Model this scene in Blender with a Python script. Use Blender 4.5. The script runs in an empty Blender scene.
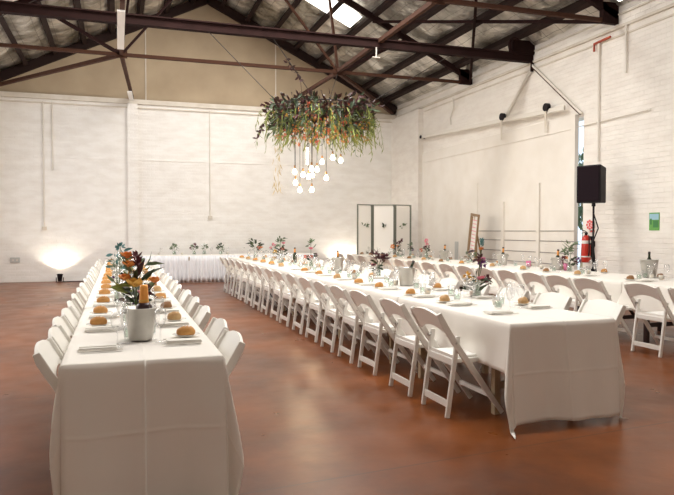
import bpy, bmesh, math, random
from mathutils import Vector, Matrix, noise
C = bpy.context.scene.collection
SC = bpy.context.scene
PI = math.pi
R = math.radians

# ------------------------------------------------------------------ camera, world, lights, exposure
cam = bpy.data.cameras.new('camera'); co = bpy.data.objects.new('camera', cam); C.objects.link(co)
cam.sensor_width = 36; cam.lens = 35.04; cam.clip_end = 200
co.location = (0, 0, 1.40); co.rotation_euler = (R(90 - 1.44), 0, R(-18.46))
SC.camera = co
SC.view_settings.view_transform = 'Standard'
SC.view_settings.look = 'None'
SC.view_settings.gamma = 1
SC.view_settings.use_curve_mapping = False
SC.view_settings.exposure = 0.06
try:
    SC.cycles.use_denoising = True
    SC.cycles.max_bounces = 10
    SC.cycles.diffuse_bounces = 6
    SC.cycles.transparent_max_bounces = 24
    SC.cycles.sample_clamp_indirect = 6
    SC.cycles.caustics_reflective = False
    SC.cycles.caustics_refractive = False
except Exception:
    pass

W = bpy.data.worlds.new('sky'); SC.world = W; W.use_nodes = True
wn = W.node_tree.nodes; wb = wn['Background']
wb.inputs[0].default_value = (0.72, 0.86, 1.0, 1); wb.inputs[1].default_value = 1.5

def area(name, loc, rot, sx, sy, power, col=(1, 1, 1)):
    l = bpy.data.lights.new(name, 'AREA'); l.shape = 'RECTANGLE'; l.size = sx; l.size_y = sy
    l.energy = power; l.color = col
    o = bpy.data.objects.new(name, l); C.objects.link(o); o.location = loc; o.rotation_euler = rot
    return o
RX, RZ, SL = 2.55, 8.42, 0.483      # ridge position, foil height at ridge, roof slope
XL, XR, YF, YB = -3.5, 8.6, -5.0, 19.7
def roofz(x): return RZ - SL * abs(x - RX)
ANG = math.atan(SL)
# daylight entering through the translucent roof sheets
DAY = (1.0, 0.965, 0.92)
SKYL = [(1, 4.2, 15.78, 3.15, .9, 240), (1, 4.4, 11.2, 3.0, .9, 290), (-1, 0.9, 11.2, 3.0, .9, 270), (1, 4.4, 5.4, 3.0, .9, 190),
        (-1, 0.9, 5.4, 3.0, .9, 170), (-1, 0.9, 0.4, 3.0, .9, 25), (1, 4.4, 0.4, 3.0, .9, 25)]
for s, x, y, lx, ly, p in SKYL:
    area('skylight_daylight', (x, y, roofz(x) - 0.42), (0, s * ANG, 0), lx, ly, p, DAY)
# added fill lamp behind the camera; the front wall has no door
area('doorway_daylight', (3.0, YF + 0.15, 2.0), (R(-90), 0, 0), 4.0, 3.4, 48, (1.0, 0.9, 0.8))
area('window_daylight', (XL + .12, 8.0, 2.9), (0, R(-80), 0), 2.2, 3.4, 75, (.92, .93, 1.0))  # added fill for the shaded chair backs; no window is known here
def spot(name, loc, target, power, ang, blend, col, rad=0.05):
    l = bpy.data.lights.new(name, 'SPOT'); l.energy = power; l.spot_size = R(ang); l.spot_blend = blend
    l.color = col; l.shadow_soft_size = rad
    o = bpy.data.objects.new(name, l); C.objects.link(o); o.location = loc
    o.rotation_euler = (Vector(target) - Vector(loc)).to_track_quat('-Z', 'Y').to_euler()
    return o
UP = [(-1.52, 19.42), (6.78, 19.42)]
for ux, uy in UP:
    spot('uplight_beam', (ux, uy, 0.26), (ux, uy + 0.16, 1.26), 34 if ux < 0 else 60, 126, 0.35, (1.0, 0.92, 0.80))
# added cool lamp at the unseen left wall, tints the back of the hall blue
area('window_daylight', (XL + .12, 15.6, 2.9), (0, R(-75), 0), 2.2, 3.4, 60, (.55, .72, 1.0))

# ------------------------------------------------------------------ materials
def mat(name, col, rough=0.6, metal=0.0, bump=None, var=None, alpha=None, emit=None, spec=None, sheen=None, bscale=30, bdist=0.01, trans=None):
    m = bpy.data.materials.new(name); m.use_nodes = True
    nt = m.node_tree; b = nt.nodes['Principled BSDF']
    b.inputs['Base Color'].default_value = (*col, 1); b.inputs['Roughness'].default_value = rough
    b.inputs['Metallic'].default_value = metal
    if spec is not None: b.inputs['Specular IOR Level'].default_value = spec
    if trans is not None: b.inputs['Transmission Weight'].default_value = trans
    if emit: b.inputs['Emission Color'].default_value = (*emit[0], 1); b.inputs['Emission Strength'].default_value = emit[1]
    tc = nt.nodes.new('ShaderNodeTexCoord')
    if bump:
        n = nt.nodes.new('ShaderNodeTexNoise'); n.inputs['Scale'].default_value = bscale; n.inputs['Detail'].default_value = 4
        nt.links.new(tc.outputs['Object'], n.inputs['Vector'])
        bp = nt.nodes.new('ShaderNodeBump'); bp.inputs['Strength'].default_value = bump; bp.inputs['Distance'].default_value = bdist
        nt.links.new(n.outputs['Fac'], bp.inputs['Height']); nt.links.new(bp.outputs['Normal'], b.inputs['Normal'])
    if var:
        n = nt.nodes.new('ShaderNodeTexNoise'); n.inputs['Scale'].default_value = var[1]; n.inputs['Detail'].default_value = 5
        nt.links.new(tc.outputs['Object'], n.inputs['Vector'])
        r = nt.nodes.new('ShaderNodeValToRGB'); r.color_ramp.elements[0].position = .3; r.color_ramp.elements[1].position = .7
        r.color_ramp.elements[0].color = (*var[0], 1); r.color_ramp.elements[1].color = (*col, 1)
        nt.links.new(n.outputs['Fac'], r.inputs['Fac']); nt.links.new(r.outputs['Color'], b.inputs['Base Color'])
    return m

def glassy(name, tint=(1, 1, 1), mix=0.16):
    m = bpy.data.materials.new(name); m.use_nodes = True; nt = m.node_tree; nt.nodes.clear()
    o = nt.nodes.new('ShaderNodeOutputMaterial'); t = nt.nodes.new('ShaderNodeBsdfTransparent'); g = nt.nodes.new('ShaderNodeBsdfGlossy')
    t.inputs[0].default_value = (*tint, 1); g.inputs['Roughness'].default_value = 0.2
    lw = nt.nodes.new('ShaderNodeLayerWeight'); lw.inputs[0].default_value = 0.35
    mth = nt.nodes.new('ShaderNodeMath'); mth.operation = 'MULTIPLY_ADD'; mth.inputs[1].default_value = 0.38; mth.inputs[2].default_value = mix * 0.6
    mx = nt.nodes.new('ShaderNodeMixShader')
    nt.links.new(lw.outputs['Facing'], mth.inputs[0]); nt.links.new(mth.outputs[0], mx.inputs[0])
    nt.links.new(t.outputs[0], mx.inputs[1]); nt.links.new(g.outputs[0], mx.inputs[2]); nt.links.new(mx.outputs[0], o.inputs[0])
    return m

def wall_mat(name, col, dirt, axis, brick=True):
    """painted brick: fine courses in the bump, uneven paint"""
    m = bpy.data.materials.new(name); m.use_nodes = True; nt = m.node_tree; b = nt.nodes['Principled BSDF']
    b.inputs['Roughness'].default_value = 0.5
    b.inputs['Specular IOR Level'].default_value = 0.35
    L = nt.links.new
    tc = nt.nodes.new('ShaderNodeTexCoord'); sp = nt.nodes.new('ShaderNodeSeparateXYZ'); cb = nt.nodes.new('ShaderNodeCombineXYZ')
    L(tc.outputs['Object'], sp.inputs[0]); L(sp.outputs[axis], cb.inputs[0]); L(sp.outputs[2], cb.inputs[1])
    br = nt.nodes.new('ShaderNodeTexBrick'); br.inputs['Scale'].default_value = 1; br.inputs['Brick Width'].default_value = .23
    br.inputs['Row Height'].default_value = .085; br.inputs['Mortar Size'].default_value = .008; br.inputs['Mortar Smooth'].default_value = 1
    br.inputs['Color1'].default_value = (1, 1, 1, 1); br.inputs['Color2'].default_value = (.8, .8, .8, 1); br.inputs['Mortar'].default_value = (.2, .2, .2, 1)
    L(cb.outputs[0], br.inputs['Vector'])
    n = nt.nodes.new('ShaderNodeTexNoise'); n.inputs['Scale'].default_value = 2.2; n.inputs['Detail'].default_value = 6
    mp = nt.nodes.new('ShaderNodeMapping'); mp.inputs['Scale'].default_value = (1, 2.4, 1); L(cb.outputs[0], mp.inputs[0]); L(mp.outputs[0], n.inputs['Vector'])
    r = nt.nodes.new('ShaderNodeValToRGB'); r.color_ramp.elements[0].position = .3; r.color_ramp.elements[1].position = .62
    r.color_ramp.elements[0].color = (*dirt, 1); r.color_ramp.elements[1].color = (*col, 1)
    L(n.outputs['Fac'], r.inputs[0]); L(r.outputs[0], b.inputs['Base Color'])
    n2 = nt.nodes.new('ShaderNodeTexNoise'); n2.inputs['Scale'].default_value = 1.3; n2.inputs['Detail'].default_value = 5
    L(mp.outputs[0], n2.inputs['Vector'])
    ad = nt.nodes.new('ShaderNodeMath'); ad.operation = 'MULTIPLY_ADD'; ad.inputs[1].default_value = 3.0
    L(n2.outputs['Fac'], ad.inputs[0]); L(br.outputs['Color'], ad.inputs[2])
    bp = nt.nodes.new('ShaderNodeBump'); bp.inputs['Strength'].default_value = .6 if brick else .2; bp.inputs['Distance'].default_value = .012
    L(ad.outputs[0] if brick else n2.outputs['Fac'], bp.inputs['Height']); L(bp.outputs[0], b.inputs['Normal'])
    return m

def floor_mat():
    m = bpy.data.materials.new('painted_concrete'); m.use_nodes = True; nt = m.node_tree; b = nt.nodes['Principled BSDF']; L = nt.links.new
    tc = nt.nodes.new('ShaderNodeTexCoord')
    n = nt.nodes.new('ShaderNodeTexNoise'); n.inputs['Scale'].default_value = .55; n.inputs['Detail'].default_value = 8; n.inputs['Roughness'].default_value = .65
    L(tc.outputs['Object'], n.inputs['Vector'])
    r = nt.nodes.new('ShaderNodeValToRGB'); e = r.color_ramp.elements
    e[0].position = .32; e[0].color = (.070, .019, .005, 1); e[1].position = .68; e[1].color = (.245, .068, .012, 1)
    L(n.outputs['Fac'], r.inputs[0])
    # slab joints across the hall
    sp = nt.nodes.new('ShaderNodeSeparateXYZ'); L(tc.outputs['Object'], sp.inputs[0])
    t = nt.nodes.new('ShaderNodeMath'); t.operation = 'MULTIPLY_ADD'; t.inputs[1].default_value = -.1; L(sp.outputs[0], t.inputs[0]); L(sp.outputs[1], t.inputs[2])
    w = nt.nodes.new('ShaderNodeMath'); w.operation = 'MULTIPLY_ADD'; w.inputs[1].default_value = 1 / 2.72; w.inputs[2].default_value = -1.24 + 2; L(t.outputs[0], w.inputs[0])
    f = nt.nodes.new('ShaderNodeMath'); f.operation = 'FRACT'; L(w.outputs[0], f.inputs[0])
    s = nt.nodes.new('ShaderNodeMath'); s.operation = 'LESS_THAN'; s.inputs[1].default_value = .005; L(f.outputs[0], s.inputs[0])
    mx = nt.nodes.new('ShaderNodeMixRGB'); mx.inputs[2].default_value = (.07, .03, .018, 1)
    mm = nt.nodes.new('ShaderNodeMath'); mm.operation = 'MULTIPLY'; mm.inputs[1].default_value = .7; L(s.outputs[0], mm.inputs[0]); L(mm.outputs[0], mx.inputs[0])
    L(r.outputs[0], mx.inputs[1]); L(mx.outputs[0], b.inputs['Base Color'])
    n3 = nt.nodes.new('ShaderNodeTexNoise'); n3.inputs['Scale'].default_value = 3; n3.inputs['Detail'].default_value = 8; L(tc.outputs['Object'], n3.inputs['Vector'])
    rr = nt.nodes.new('ShaderNodeMapRange'); rr.inputs[3].default_value = .20; rr.inputs[4].default_value = .44; L(n3.outputs['Fac'], rr.inputs[0]); L(rr.outputs[0], b.inputs['Roughness'])
    b.inputs['Specular IOR Level'].default_value = .27
    bp = nt.nodes.new('ShaderNodeBump'); bp.inputs['Strength'].default_value = .25; bp.inputs['Distance'].default_value = .012; L(n3.outputs['Fac'], bp.inputs['Height']); L(bp.outputs[0], b.inputs['Normal'])
    return m

def foil_mat():
    m = bpy.data.materials.new('foil'); m.use_nodes = True; nt = m.node_tree; b = nt.nodes['Principled BSDF']; L = nt.links.new
    b.inputs['Metallic'].default_value = .65; b.inputs['Roughness'].default_value = .33
    tc = nt.nodes.new('ShaderNodeTexCoord')
    n = nt.nodes.new('ShaderNodeTexNoise'); n.inputs['Scale'].default_value = 1.4; n.inputs['Detail'].default_value = 7; L(tc.outputs['Object'], n.inputs['Vector'])
    r = nt.nodes.new('ShaderNodeValToRGB'); r.color_ramp.elements[0].position = .35; r.color_ramp.elements[1].position = .65
    r.color_ramp.elements[0].color = (.24, .22, .175, 1); r.color_ramp.elements[1].color = (.86, .83, .76, 1)
    L(n.outputs['Fac'], r.inputs[0])
    # wire netting and joins of the foil sheets
    sp = nt.nodes.new('ShaderNodeSeparateXYZ'); L(tc.outputs['Object'], sp.inputs[0])
    last = r.outputs[0]
    for ax, k, wd in ((1, 1 / .45, .03), (0, 1 / .37, .03)):
        q = nt.nodes.new('ShaderNodeMath'); q.operation = 'MULTIPLY'; q.inputs[1].default_value = k; L(sp.outputs[ax], q.inputs[0])
        f = nt.nodes.new('ShaderNodeMath'); f.operation = 'FRACT'; L(q.outputs[0], f.inputs[0])
        s = nt.nodes.new('ShaderNodeMath'); s.operation = 'LESS_THAN'; s.inputs[1].default_value = wd; L(f.outputs[0], s.inputs[0])
        mm = nt.nodes.new('ShaderNodeMath'); mm.operation = 'MULTIPLY'; mm.inputs[1].default_value = .65; L(s.outputs[0], mm.inputs[0])
        mx = nt.nodes.new('ShaderNodeMixRGB'); mx.inputs[2].default_value = (.10, .09, .07, 1); L(mm.outputs[0], mx.inputs[0]); L(last, mx.inputs[1]); last = mx.outputs[0]
    L(last, b.inputs['Base Color'])
    n2 = nt.nodes.new('ShaderNodeTexNoise'); n2.inputs['Scale'].default_value = 2.6; n2.inputs['Detail'].default_value = 5; L(tc.outputs['Object'], n2.inputs['Vector'])
    bp = nt.nodes.new('ShaderNodeBump'); bp.inputs['Strength'].default_value = .9; bp.inputs['Distance'].default_value = .16; L(n2.outputs['Fac'], bp.inputs['Height']); L(bp.outputs[0], b.inputs['Normal'])
    return m

M = {}
M['floor'] = floor_mat(); M['foil'] = foil_mat()
M['wall_b'] = wall_mat('painted_brick_back', (.88, .86, .82), (.80, .77, .72), 0)
M['wall_r'] = wall_mat('painted_brick_side', (.86, .82, .76), (.78, .73, .67), 1)
M['gable'] = mat('gable_board', (.46, .36, .24), .75, var=((.38, .29, .19), 1.2))
M['trim'] = mat('painted_timber', (.72, .67, .59), .55, var=((.60, .54, .45), 3))
M['door'] = mat('door_boards', (.80, .76, .70), .5, var=((.74, .69, .62), 2), bump=.2, bscale=8)
M['groove'] = mat('board_gap', (.25, .22, .2), .8)
M['steel'] = mat('dark_painted_steel', (.015, .006, .005), .85, spec=.1, var=((.024, .010, .009), 4))
M['rust'] = mat('rusty_steel', (.065, .026, .014), .85, spec=.2, var=((.055, .024, .015), 6))
M['purlin'] = mat('dark_timber', (.022, .010, .008), .75, spec=.2, var=((.020, .010, .008), 5))
M['cloth'] = mat('white_linen', (.80, .76, .70), .85, spec=.2, bump=.12, bscale=400, bdist=.001)
M['skirt'] = mat('white_polyester', (.78, .79, .82), .7, spec=.25)
M['chair'] = mat('white_resin', (.82, .80, .75), .38, spec=.4)
M['pad'] = mat('white_vinyl', (.80, .79, .76), .42, spec=.4)
M['bolt'] = mat('bolt_metal', (.5, .48, .45), .35, 1)
M['ply'] = mat('plywood_top', (.45, .30, .17), .6, var=((.36, .23, .12), 3))
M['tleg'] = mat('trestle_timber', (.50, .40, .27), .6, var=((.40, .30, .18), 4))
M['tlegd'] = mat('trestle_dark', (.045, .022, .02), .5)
M['china'] = mat('white_china', (.82, .80, .75), .18)
M['roll'] = mat('bread_crust', (.66, .34, .10), .6, var=((.50, .22, .05), 14), bump=.5, bscale=40, bdist=.004)
M['roll2'] = mat('bread_pale_crust', (.62, .42, .20), .7, var=((.45, .24, .09), 18), bump=.5, bscale=40, bdist=.004)
M['rye'] = mat('bread_dark_crust', (.34, .18, .07), .7, var=((.22, .10, .04), 18), bump=.5, bscale=40, bdist=.004)
M['card'] = mat('butter_wrapper', (.85, .82, .74), .4)
M['cutlery'] = mat('cutlery_steel', (.62, .60, .57), .22, 1)
M['napkin'] = mat('napkin_linen', (.80, .77, .71), .9)
M['glass'] = glassy('clear_glass', mix=.05); M['vaseglass'] = glassy('vase_glass', (.93, .97, .94), .3)
M['water'] = glassy('vase_water', (.80, .88, .82), .15)
M['frost'] = mat('frosted_glass', (.78, .74, .66), .5, trans=.35)
M['flame'] = mat('candle_flame', (1, .6, .2), .5, emit=((1, .62, .25), 14))
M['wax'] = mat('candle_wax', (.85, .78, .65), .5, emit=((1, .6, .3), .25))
M['bucket'] = mat('galvanised_tin', (.60, .58, .54), .38, .75, var=((.48, .46, .42), 9))
M['bgreen'] = mat('bottle_green', (.020, .030, .014), .12)
M['bdark'] = mat('bottle_dark', (.035, .012, .014), .3)
M['bfoil'] = mat('orange_foil', (.80, .34, .07), .32, .35, bump=.5, bscale=60, bdist=.003)
M['cork'] = mat('dark_cap', (.03, .02, .02), .4)
M['pink'] = mat('pink_glass', (.85, .22, .42), .2, trans=.3)
M['leafd'] = mat('leaf_dark_green', (.040, .060, .018), .5, var=((.016, .035, .014), 9))
M['leafg'] = mat('leaf_grey_green', (.15, .19, .09), .6, var=((.10, .16, .09), 9))
M['leafy'] = mat('leaf_yellow_green', (.30, .33, .07), .6, var=((.19, .24, .05), 9))
M['leafb'] = mat('leaf_burgundy', (.075, .018, .018), .5, var=((.04, .012, .012), 9))
M['leaft'] = mat('leaf_teal', (.10, .24, .24), .6)
M['straw'] = mat('dried_leaf', (.62, .50, .28), .8)
M['stem'] = mat('green_stem', (.10, .15, .05), .6)
M['forange'] = mat('petal_orange', (.85, .36, .08), .6, var=((.70, .22, .05), 20))
M['fyellow'] = mat('petal_golden', (.80, .48, .10), .6, var=((.60, .33, .06), 20))
M['fpink'] = mat('petal_pink', (.80, .25, .33), .6)
M['fred'] = mat('petal_coral', (.62, .13, .06), .6)
M['fpurple'] = mat('petal_purple', (.13, .03, .16), .6)
M['fdark'] = mat('petal_burgundy', (.11, .02, .03), .55)
M['fwhite'] = mat('petal_white', (.82, .82, .78), .6)
M['black'] = mat('black_plastic', (.010, .006, .008), .6, spec=.25)
M['grille'] = mat('speaker_grille', (.012, .006, .009), .9, spec=.15, bump=.6, bscale=300, bdist=.003)
M['wire'] = mat('cable', (.05, .04, .035), .6)
M['brass'] = mat('lamp_holder', (.35, .20, .09), .35, .8)
M['bulb'] = mat('lit_bulb', (1, .85, .6), .3, emit=((1.0, .78, .48), 22))
M['red'] = mat('extinguisher_red', (.55, .035, .02), .3)
M['white'] = mat('white_paint', (.82, .80, .76), .45)
M['signred'] = mat('sign_red', (.75, .12, .12), .5)
M['green1'] = mat('poster_green', (.13, .36, .08), .6); M['green2'] = mat('poster_dark_green', (.05, .20, .06), .6)
M['sky1'] = mat('poster_blue', (.30, .50, .60), .6)
M['gold'] = mat('frame_bronze', (.30, .19, .10), .4, .3)
M['framedgrey'] = mat('frame_grey_green', (.16, .17, .14), .5)
M['screenp'] = mat('screen_panel', (.90, .88, .84), .4)
M['pipe'] = mat('painted_pipe', (.74, .70, .63), .5)
M['piper'] = mat('red_pipe', (.45, .08, .04), .5)
M['socket'] = mat('grey_socket', (.50, .50, .48), .5)
M['skylight'] = mat('translucent_sheet', (.9, .9, .85), .5, emit=((1.0, .97, .9), 3.2))

# ------------------------------------------------------------------ mesh helpers
def newbm(): return bmesh.new()
def obj(name, bm, m, parent=None, smooth=False, bevel=0, solid=0):
    me = bpy.data.meshes.new(name)
    bmesh.ops.recalc_face_normals(bm, faces=bm.faces)
    if smooth:
        for f in bm.faces: f.smooth = True
    bm.to_mesh(me); bm.free()
    ms = m if isinstance(m, (list, tuple)) else [m]
    for k in ms: me.materials.append(M[k])
    o = bpy.data.objects.new(name, me); C.objects.link(o)
    if parent: o.parent = parent
    if bevel:
        b = o.modifiers.new('bevel', 'BEVEL'); b.width = bevel; b.segments = 2; b.limit_method = 'ANGLE'
    if solid:
        s = o.modifiers.new('solid', 'SOLIDIFY'); s.thickness = solid
    return o
def tag(o, label=None, cat=None, group=None, kind=None):
    if label: o['label'] = label
    if cat: o['category'] = cat
    if group: o['group'] = group
    if kind: o['kind'] = kind
    return o
def thing(name, label, cat, loc=(0, 0, 0), rz=0, group=None):
    o = bpy.data.objects.new(name, None); C.objects.link(o); o.location = loc; o.rotation_euler = (0, 0, rz)
    o.empty_display_size = .1
    return tag(o, label, cat, group)
def dup(root, loc, rz, label, group=None, scale=None):
    r = root.copy(); C.objects.link(r); r.location = loc; r.rotation_euler = (0, 0, rz); r['label'] = label
    if group: r['group'] = group
    if scale: r.scale = scale
    for ch in root.children:
        c = ch.copy(); C.objects.link(c); c.parent = r
        for g in ch.children:
            d = g.copy(); C.objects.link(d); d.parent = c
    return r
def box(bm, x0, x1, y0, y1, z0, z1, mi=0):
    vs = [bm.verts.new(p) for p in ((x0,y0,z0),(x1,y0,z0),(x1,y1,z0),(x0,y1,z0),(x0,y0,z1),(x1,y0,z1),(x1,y1,z1),(x0,y1,z1))]
    for f in ((0,3,2,1),(4,5,6,7),(0,1,5,4),(1,2,6,5),(2,3,7,6),(3,0,4,7)):
        bm.faces.new([vs[i] for i in f]).material_index = mi
def bar(bm, p, q, w, h, up=(0, 0, 1), mi=0):
    p = Vector(p); q = Vector(q); d = (q - p).normalized(); u = Vector(up)
    if abs(d.dot(u)) > .98: u = Vector((0, 1, 0))
    s = d.cross(u).normalized(); u = s.cross(d).normalized()
    vs = []
    for e in (p, q):
        for a, b in ((-1,-1),(1,-1),(1,1),(-1,1)): vs.append(bm.verts.new(e + s * a * w / 2 + u * b * h / 2))
    for f in ((0,1,2,3),(7,6,5,4),(0,4,5,1),(1,5,6,2),(2,6,7,3),(3,7,4,0)):
        bm.faces.new([vs[i] for i in f]).material_index = mi
def tube(bm, pts, r, n=8, mi=0, caps=True):
    pts = [Vector(p) for p in pts]; rings = []
    for i, p in enumerate(pts):
        d = (pts[min(i + 1, len(pts) - 1)] - pts[max(i - 1, 0)]).normalized()
        u = Vector((0, 0, 1)) if abs(d.z) < .9 else Vector((0, 1, 0))
        s = d.cross(u).normalized(); u = s.cross(d)
        rr = r[i] if isinstance(r, (list, tuple)) else r
        rings.append([bm.verts.new(p + (s * math.cos(2*PI*k/n) + u * math.sin(2*PI*k/n)) * rr) for k in range(n)])
    for a, b in zip(rings, rings[1:]):
        for k in range(n): bm.faces.new((a[k], a[(k+1)%n], b[(k+1)%n], b[k])).material_index = mi
    if caps:
        bm.faces.new(rings[0]).material_index = mi; bm.faces.new(rings[-1][::-1]).material_index = mi
def lathe(bm, prof, n=20, c=(0, 0, 0), mi=0, close=True, mtx=None):
    c = Vector(c); rings = []
    for r, z in prof:
        ring = []
        for k in range(n):
            v = Vector((r * math.cos(2*PI*k/n), r * math.sin(2*PI*k/n), z))
            if mtx: v = mtx @ v
            ring.append(bm.verts.new(v + c))
        rings.append(ring)
    for a, b in zip(rings, rings[1:]):
        for k in range(n): bm.faces.new((a[k], a[(k+1)%n], b[(k+1)%n], b[k])).material_index = mi
    if close:
        if prof[0][0] > 1e-5: bm.faces.new(rings[0]).material_index = mi
        if prof[-1][0] > 1e-5: bm.faces.new(rings[-1][::-1]).material_index = mi
    bmesh.ops.remove_doubles(bm, verts=bm.verts, dist=1e-6)
def leaf(bm, base, d, L, w, rnd, bend=.3, mi=0):
    """a pointed leaf with a bent midrib, six faces"""
    base = Vector(base); d = Vector(d).normalized()
    s = d.cross(Vector((rnd.uniform(-1,1), rnd.uniform(-1,1), rnd.uniform(-1,1)))).normalized(); n = s.cross(d)
    prev = None
    for i, (t, k) in enumerate(((0, .12), (.3, .9), (.62, .85), (1, .04))):
        c = base + d * L * t - n * bend * L * t * t
        cur = (bm.verts.new(c - s * w * k / 2 + n * w * .12 * k), bm.verts.new(c), bm.verts.new(c + s * w * k / 2 + n * w * .12 * k))
        if prev:
            for a in (0, 1): bm.faces.new((prev[a], prev[a+1], cur[a+1], cur[a])).material_index = mi
        prev = cur
ORD = ['first','second','third','fourth','fifth','sixth','seventh','eighth','ninth','tenth','eleventh','twelfth','thirteenth','fourteenth',
       'fifteenth','sixteenth','seventeenth','eighteenth','nineteenth','twentieth','twenty-first','twenty-second','twenty-third','twenty-fourth','twenty-fifth','twenty-sixth','twenty-seventh','twenty-eighth','twenty-ninth','thirtieth','thirty-first','thirty-second','thirty-third','thirty-fourth','thirty-fifth','thirty-sixth']

# ------------------------------------------------------------------ the setting
def struct(name, bm, m, label=None, **k):
    o = obj(name, bm, m, **k); o['kind'] = 'structure'
    if label: o['label'] = label
    return o
b = newbm(); box(b, XL-.3, XR+.3, YF-.3, YB+.3, -.12, 0); struct('floor', b, 'floor', 'red-brown painted concrete floor')
# back wall: brick to the plate, boarded gable above
b = newbm(); box(b, XL-.3, XR+.3, YB, YB+.25, 0, 5.1); struct('wall_back', b, 'wall_b', 'white painted brick back wall')
b = newbm()
pr = [(XL-.3, 5.1), (XR+.3, 5.1), (XR+.3, roofz(XR+.3)+.1), (RX, RZ+.1), (XL-.3, roofz(XL-.3)+.1)]
f0 = [b.verts.new((x, YB+.06, z)) for x, z in pr]; f1 = [b.verts.new((x, YB+.25, z)) for x, z in pr]
b.faces.new(f0); b.faces.new(f1[::-1])
for i in range(5): b.faces.new((f0[i], f1[i], f1[(i+1)%5], f0[(i+1)%5]))
struct('wall_gable', b, 'gable', 'tan boarded gable above the back wall')
b = newbm(); box(b, XL, XR, YB-.07, YB+.02, 5.02, 5.15); box(b, XL, XR, YB-.05, YB+.02, 4.9, 4.93); struct('trim_1', b, 'trim', 'ledge beam along the top of the back wall')
b = newbm(); box(b, 5.9, 8.2, YB-.012, YB+.01, 5.15, 5.18)
for x in (.78, 4.6): box(b, x, x+.03, YB+.04, YB+.07, 5.15, roofz(x)-.1)
struct('trim_2', b, 'trim', 'cover strips on the gable boards')
b = newbm(); box(b, .28, .56, YB-.10, YB+.02, 0, 5.02); struct('trim_3', b, 'wall_b', 'brick pier on the back wall')
b = newbm()
for x0, x1 in ((XL, .2), (.62, 2.5), (2.75, 8.5)): box(b, x0, x1, YB-.015, YB+.01, 3.42, 3.455)
struct('trim_4', b, 'wall_b', 'narrow offset course across the back wall')
# right wall with a tall gap beside the sliding door
G0, G1, GT = 10.62, 10.90, 3.62
b = newbm()
def wallslab(b, y0, y1, z0, z1): box(b, XR, XR+.3, y0, y1, z0, z1)
wallslab(b, YF-.3, G0, 0, roofz(XR)+.15); wallslab(b, 17.3, YB+.1, 0, roofz(XR)+.15); wallslab(b, G0, 17.3, GT, roofz(XR)+.15)
struct('wall_right', b, 'wall_r', 'white painted brick side wall')
b = newbm(); box(b, XR-.16, XR+.02, 17.7, YB, 0, 5.0); struct('trim_5', b, 'wall_r', 'thicker wall pier in the far corner')
b = newbm()
box(b, XR-.05, XR+.02, YF, YB, 5.04, 5.09); box(b, XR-.025, XR+.02, YF, 17.6, 4.90, 4.93); box(b, XR-.03, XR+.02, YF, YB, 5.28, 5.31)
struct('trim_6', b, 'trim', 'wall plate running along the right wall')
b = newbm(); box(b, XL-.3, XL, YF-.3, YB+.1, 0, roofz(XL)+.15); struct('wall_left', b, 'wall_r', 'white painted side wall')
b = newbm(); box(b, XL-.3, XR+.3, YF-.3, YF, 0, 5.1)
pr = [(XL-.3, 5.1), (XR+.3, 5.1), (XR+.3, roofz(XR+.3)+.1), (RX, RZ+.1), (XL-.3, roofz(XL-.3)+.1)]
f0 = [b.verts.new((x, YF-.2, z)) for x, z in pr]; f1 = [b.verts.new((x, YF, z)) for x, z in pr]
b.faces.new(f0); b.faces.new(f1[::-1])
for i in range(5): b.faces.new((f0[i], f1[i], f1[(i+1)%5], f0[(i+1)%5]))
struct('wall_front', b, 'wall_b', 'white painted wall behind the camera')

b = newbm(); box(b, XL-.01, XL+.02, 13.9, 17.3, 1.8, 4.0); struct('window_7', b, 'skylight', 'frosted side window')  # invented pane to go with the added cool lamp
b = newbm(); box(b, XL-.01, XL+.02, 6.3, 9.7, 1.8, 4.0); struct('window_8', b, 'skylight', 'second frosted side window')  # invented pane to go with the added mid-hall fill
b = newbm()
for y in (13.85, 15.6, 17.3): box(b, XL-.01, XL+.05, y, y+.06, 1.75, 4.05)
box(b, XL-.01, XL+.05, 13.85, 17.36, 1.72, 1.8); box(b, XL-.01, XL+.05, 13.85, 17.36, 4.0, 4.08); struct('trim_7', b, 'trim', 'frame of the side window')
# roof underside: foil sagging between the purlins
PUR = [.45 + .74 * k for k in range(8)]           # distance from the ridge
b = newbm()
for s in (-1, 1):
    xs = []; N = 84; top = 6.45
    rows = []
    ys = [YF - .3 + (YB + .6 - YF) * j / 130 for j in range(131)]
    for i in range(N + 1):
        u = top * i / N
        # sag between purlins
        k = ((u - .45) / .74) % 1.0
        row = []
        for y in ys:
            n = noise.noise(Vector((u * 1.3 * s, y * .8, s * 7)))
            sag = .085 * math.sin(PI * k) * (1 + .8 * n) + .03 * noise.noise(Vector((u * 4 * s, y * 3, 3)))
            row.append(b.verts.new((RX + s * u, y, RZ - SL * u - max(0, sag) + .02)))
        rows.append(row)
    for r0, r1 in zip(rows, rows[1:]):
        for j in range(130): b.faces.new((r0[j], r0[j+1], r1[j+1], r1[j]))
ceil = struct('ceiling', b, 'foil', 'silver foil lining under the pitched roof', smooth=True)
b = newbm()
for s in (-1, 1):
    u = 6.6
    vs = [b.verts.new(p) for p in ((RX, YF-.4, RZ+.2), (RX+s*u, YF-.4, RZ+.2-SL*u), (RX+s*u, YB+.4, RZ+.2-SL*u), (RX, YB+.4, RZ+.2))]
    b.faces.new(vs)
struct('ceiling_outer_sheeting', b, 'steel', 'outer roof sheeting', solid=.03)
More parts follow.
